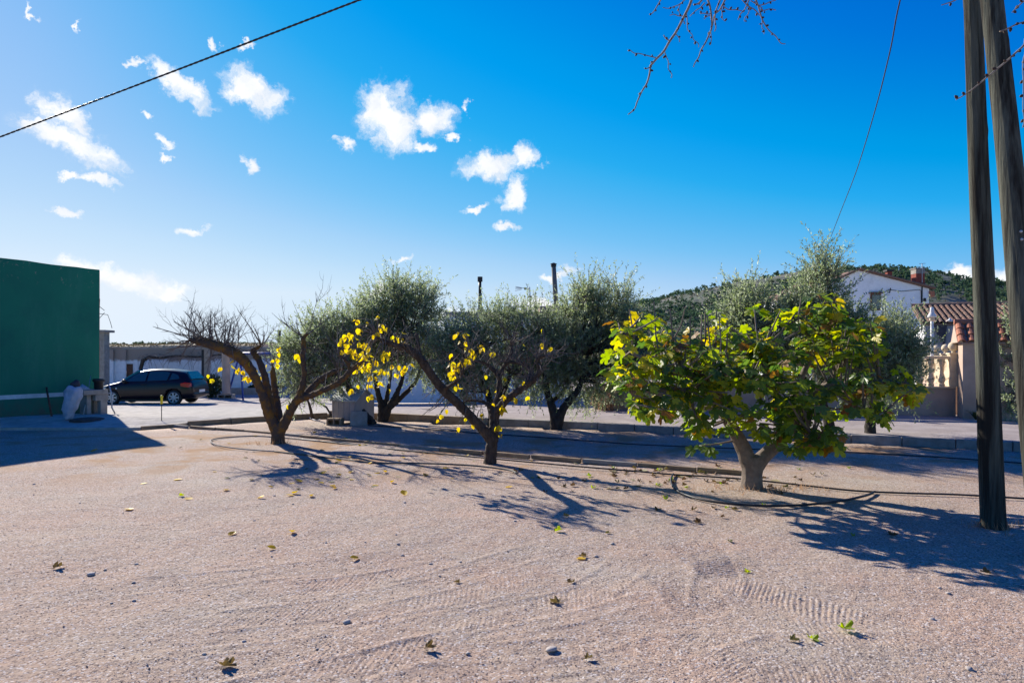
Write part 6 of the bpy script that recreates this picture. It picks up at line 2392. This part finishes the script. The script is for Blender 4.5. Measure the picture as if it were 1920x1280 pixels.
# ------------------------------------------------------------------ hoses
def build_hoses():
    def hose(pts, r, label, mat_, z=.02):
        P = [(*on(x, y, z), 0) for x, y in pts]
        o = MB().tube([p[:3] for p in spline(P, 8)], r, 6).build('irrigation_hose', mat_, None, True)
        tag(o, label, 'hose')
    hose([(515, 846), (460, 842), (415, 836), (396, 829), (400, 823), (430, 819), (480, 817), (540, 821), (590, 826), (640, 829), (700, 836)], .014, 'pale hose looped on the gravel round the mossy-limbed bare tree', M_conc)
    hose([(515, 846), (560, 851), (620, 858), (700, 867), (780, 868), (880, 872), (950, 880), (970, 887)], .016, 'dark hose lying in front of the two bare fruit trees', M_hose)
    hose([(560, 822), (700, 838), (820, 850), (940, 861), (1060, 872), (1180, 882), (1260, 889), (1330, 893), (1420, 900), (1530, 912), (1610, 920), (1700, 924), (1800, 927), (1920, 934), (1990, 938)], .014, 'long black hose running beside the concrete edging strip', M_black)
    hose([(1262, 888), (1258, 899), (1262, 912), (1280, 925), (1320, 937), (1380, 945), (1450, 948), (1520, 945), (1580, 938), (1625, 928), (1640, 921)], .016, 'black hose curving round the foot of the fig tree', M_black)
    hose([(690, 797), (790, 803), (900, 812), (1010, 819), (1100, 826), (1200, 833), (1320, 838), (1450, 843), (1600, 848), (1750, 856), (1920, 868)], .013, 'black hose lying along the foot of the kerb', M_black)
    hose([(560, 777), (566, 768), (572, 778), (590, 787), (600, 786)], .016, 'pale hose end curled by the sapling', M_white)


build_hoses()


# ------------------------------------------------------------------ fallen leaves, stones, gravel
def gz(x, y):
    return 0.0


GROUND = bpy.data.objects['ground']
from mathutils.bvhtree import BVHTree


def build_litter():
    me = GROUND.data
    co = np.empty(len(me.vertices) * 3, np.float32)
    me.vertices.foreach_get('co', co)
    co = co.reshape(-1, 3)
    xs = np.unique(np.round(co[:, 0], 5))
    order = np.lexsort((co[:, 0], co[:, 1]))
    ux = np.sort(co[:np.searchsorted(co[:, 1], co[0, 1] + 1e-6, side='right'), 0]) if False else None
    # regular tensor grid: recover the axes
    nx = int(np.argmax(np.abs(np.diff(co[:, 1])) > 1e-7)) + 1
    X = co[:nx, 0]
    Yv = co[::nx, 1]
    Z = co[:, 2].reshape(-1, nx)

    def g(x, y):
        i = min(max(int(np.searchsorted(X, x)) - 1, 0), nx - 2)
        j = min(max(int(np.searchsorted(Yv, y)) - 1, 0), len(Yv) - 2)
        return float(max(Z[j, i], Z[j, i + 1], Z[j + 1, i], Z[j + 1, i + 1]))
    rnd = random.Random(55)
    flat = simple_leaf('fallen_leaf', 1.0, .8, [M_fallen, M_fallenpale], .18, -.12)
    flat2 = simple_leaf('fallen_leaf', 1.0, .75, [M_fallen, M_fallenpale], .5, -.3)

    def curled(seed, m):
        r = random.Random(seed)
        me_ = fig_leaf(seed, m, -1)
        for q in me_.vertices:
            x, y, z = q.co
            ang = x * 4.2 + r.uniform(-.2, .2)
            q.co = (math.sin(ang) * .24, y * .8 + r.uniform(-.04, .04), .24 - math.cos(ang) * .24 + .25 * (y - .3) ** 2 + r.uniform(0, .05))
        return me_
    curl = [curled(s, M_fallenbrown) for s in range(6)] + [curled(s, M_fig[1]) for s in (7, 8)]
    cnt = {}

    def drop(me_, px, py, s, label, group, cat='leaf', name='fallen_leaf', lift=.004):
        p = on(px, py)
        o = link(name, me_)
        o.location = (p.x, p.y, g(p.x, p.y) + lift)
        o.rotation_euler = (rnd.uniform(-.2, .2), rnd.uniform(-.2, .2), rnd.uniform(0, 6.28))
        o.scale = (s, s, s)
        tag(o, label, cat, group)
        return o
    # single leaves one can point to
    drop(curl[0], 1050, 1126, .15, 'curled brown fig leaf alone in the gravel middle, with its stalk raised', 'fallen leaves')
    drop(curl[1], 795, 1212, .13, 'dark curled leaf lying at the nearest edge of the yard', 'fallen leaves')
    drop(curl[2], 415, 1243, .15, 'dark crumpled leaf, nearest of all to the viewer', 'fallen leaves')
    drop(curl[6], 1580, 1178, .17, 'greenish folded leaf with long pale stalk near the pole side', 'fallen leaves')
    drop(curl[3], 852, 1086, .09, 'small dark crumpled leaf between two tyre tracks', 'fallen leaves')
    drop(flat[0], 1083, 1042, .10, 'bright yellow leaf alone in front of the tyre tracks', 'fallen leaves')
    drop(flat2[0], 516, 1027, .085, 'orange yellow leaf alone on the open gravel', 'fallen leaves')
    drop(curl[4], 1098, 1230, .09, 'small dry twig-like leaf beside the pale stone', 'fallen leaves')
    Yl = [(275, 906), (326, 901), (240, 953), (424, 918), (484, 934), (549, 925), (550, 929), (585, 929), (360, 936), (656, 888), (602, 889), (607, 905), (566, 903), (712, 887), (734, 904), (430, 1003), (548, 997), (948, 914), (672, 1044), (170, 850), (372, 810), (588, 813), (480, 818), (645, 822), (545, 905), (640, 866), (800, 850), (830, 876), (700, 910), (760, 930)]
    for x, y in Yl:
        drop(rnd.choice((flat[0], flat2[0])), x, y, rnd.uniform(.09, .135), 'bright yellow leaf fallen on the pink gravel before the bare trees', 'yellow leaves on the gravel')
    for _ in range(70):
        x = rnd.gauss(690, 190)
        y = 664 + F * H / rnd.uniform(9.6, 15.5)
        drop(rnd.choice((flat[0], flat[1], flat[1], flat2[1], flat2[0])), x, y, rnd.uniform(.06, .11), 'small pale yellow leaf lying under the bare trees', 'small pale leaves under the bare trees')
    Bl = [(1040, 995), (1135, 998), (1065, 1088), (1600, 1002), (1100, 1040), (345, 930), (100, 1065), (1406, 1067), (1680, 1002), (1520, 1195), (1480, 1198), (1858, 1074), (1366, 1014)]
    for x, y in Bl:
        drop(rnd.choice(curl), x, y, rnd.uniform(.08, .15), 'crumpled brownish leaf scattered on the open gravel', 'crumpled leaves on the open gravel')
    for _ in range(120):
        x = rnd.gauss(1270, 140)
        y = rnd.choice((rnd.gauss(895, 14), rnd.gauss(920, 28), rnd.gauss(884, 6)))
        if y < 868:
            y = 880
        drop(rnd.choice(curl + [flat[1]]), x, y, rnd.uniform(.08, .16), 'dead fig leaf among the litter round the fig trunk', 'dead leaves round the fig tree')
    # single pale stones
    sm_ = []
    for s in range(4):
        bm = bmesh.new()
        bmesh.ops.create_icosphere(bm, subdivisions=2, radius=1)
        for q in bm.verts:
            q.co *= 1 + .3 * mnoise.noise(q.co * 1.3 + Vector((s * 9, 0, 0)))
            q.co.z *= .42
        me_ = bpy.data.meshes.new('stone')
        bm.to_mesh(me_)
        bm.free()
        me_.materials.append(M_stone)
        me_.polygons.foreach_set('use_smooth', [True] * len(me_.polygons))
        sm_.append(me_)
    o = drop(sm_[0], 1033, 1212, .042, 'largest rounded pale stone near the bottom of the yard', None, 'stone', 'stone', .01)
    o = drop(sm_[1], 171, 1074, .036, 'tan rounded stone alone by the shaded corner of the yard', None, 'stone', 'stone', .01)
    o = drop(sm_[2], 650, 1160, .03, 'pale oblong stone in the yard centre beside a tyre track', None, 'stone', 'stone', .01)
    for _ in range(45):
        x, y = rnd.uniform(20, 1900), 664 + F * H / rnd.uniform(4.2, 10.5)
        drop(rnd.choice(sm_), x, y, rnd.uniform(.010, .022), 'small pale stone lying loose on the pink gravel', 'small pale stones on the gravel', 'stone', 'stone', .004)
    # loose gravel: thousands of little chips
    rg = np.random.default_rng(9)
    n = 26000
    Yp = 3.3 * (12.0 / 3.3) ** (rg.random(n) ** 1.15)
    Xp = (rg.random(n) * 2 - 1) * Yp * .82
    # clumped
    keep = np.array([mnoise.noise(Vector((x * 1.1, y * 1.1, 3))) + .45 + rg.normal() * .3 > .2 for x, y in zip(Xp, Yp)])
    Xp, Yp = Xp[keep], Yp[keep]
    n = len(Xp)
    sz = np.exp(rg.normal(-5.7, .34, n))
    o8 = np.array([(1, 0, 0), (0, 1, 0), (-1, 0, 0), (0, -1, 0), (0, 0, .8), (0, 0, -.6)], float)
    f8 = np.array([(0, 1, 4), (1, 2, 4), (2, 3, 4), (3, 0, 4), (1, 0, 5), (2, 1, 5), (3, 2, 5), (0, 3, 5)])
    jit = 1 + .45 * rg.normal(size=(n, 6, 1))
    vv = o8[None] * np.clip(jit, .4, 1.8) * sz[:, None, None]
    a = rg.random(n) * 6.28
    c, s = np.cos(a)[:, None], np.sin(a)[:, None]
    vx = vv[:, :, 0] * c - vv[:, :, 1] * s
    vy = vv[:, :, 0] * s + vv[:, :, 1] * c
    Zp = np.array([g(x, y) for x, y in zip(Xp, Yp)])
    vv = np.stack([vx + Xp[:, None], vy + Yp[:, None], vv[:, :, 2] + Zp[:, None]], -1).reshape(-1, 3)
    ff = (f8[None] + (np.arange(n) * 6)[:, None, None]).reshape(-1, 3)
    tag(link('gravel', np_mesh('gravel', vv, ff, M_pebble)), kind='stuff')
    # short dry grass tufts near the fig
    V_, F_ = [], []
    mb = MB()
    for _ in range(90):
        x, y = rnd.choice(((rnd.gauss(1440, 40), rnd.gauss(916, 5)), (rnd.gauss(1430, 60), 918), (rnd.gauss(690, 10), 776), (rnd.gauss(520, 25), 832), (rnd.gauss(1864, 26), rnd.gauss(988, 4)), (rnd.gauss(1866, 22), 984)))
        y = max(y, 776)
        p = on(x, y)
        for _ in range(5):
            e = Vector((rnd.gauss(0, .05), rnd.gauss(0, .05), rnd.uniform(.05, .14)))
            b = Vector((p.x + rnd.gauss(0, .03), p.y + rnd.gauss(0, .03), g(p.x, p.y) - .005))
            mb.add([b + Vector((-.004, 0, 0)), b + Vector((.004, 0, 0)), b + e], [(0, 1, 2)])
    me_ = bpy.data.meshes.new('dry_grass')
    me_.from_pydata(mb.v, [], mb.f)
    me_.materials.append(M_drygrass)
    tag(link('dry_grass', me_), kind='stuff')


build_litter()

for o in bpy.data.objects:
    if '_w' in o.keys():
        del o['_w']
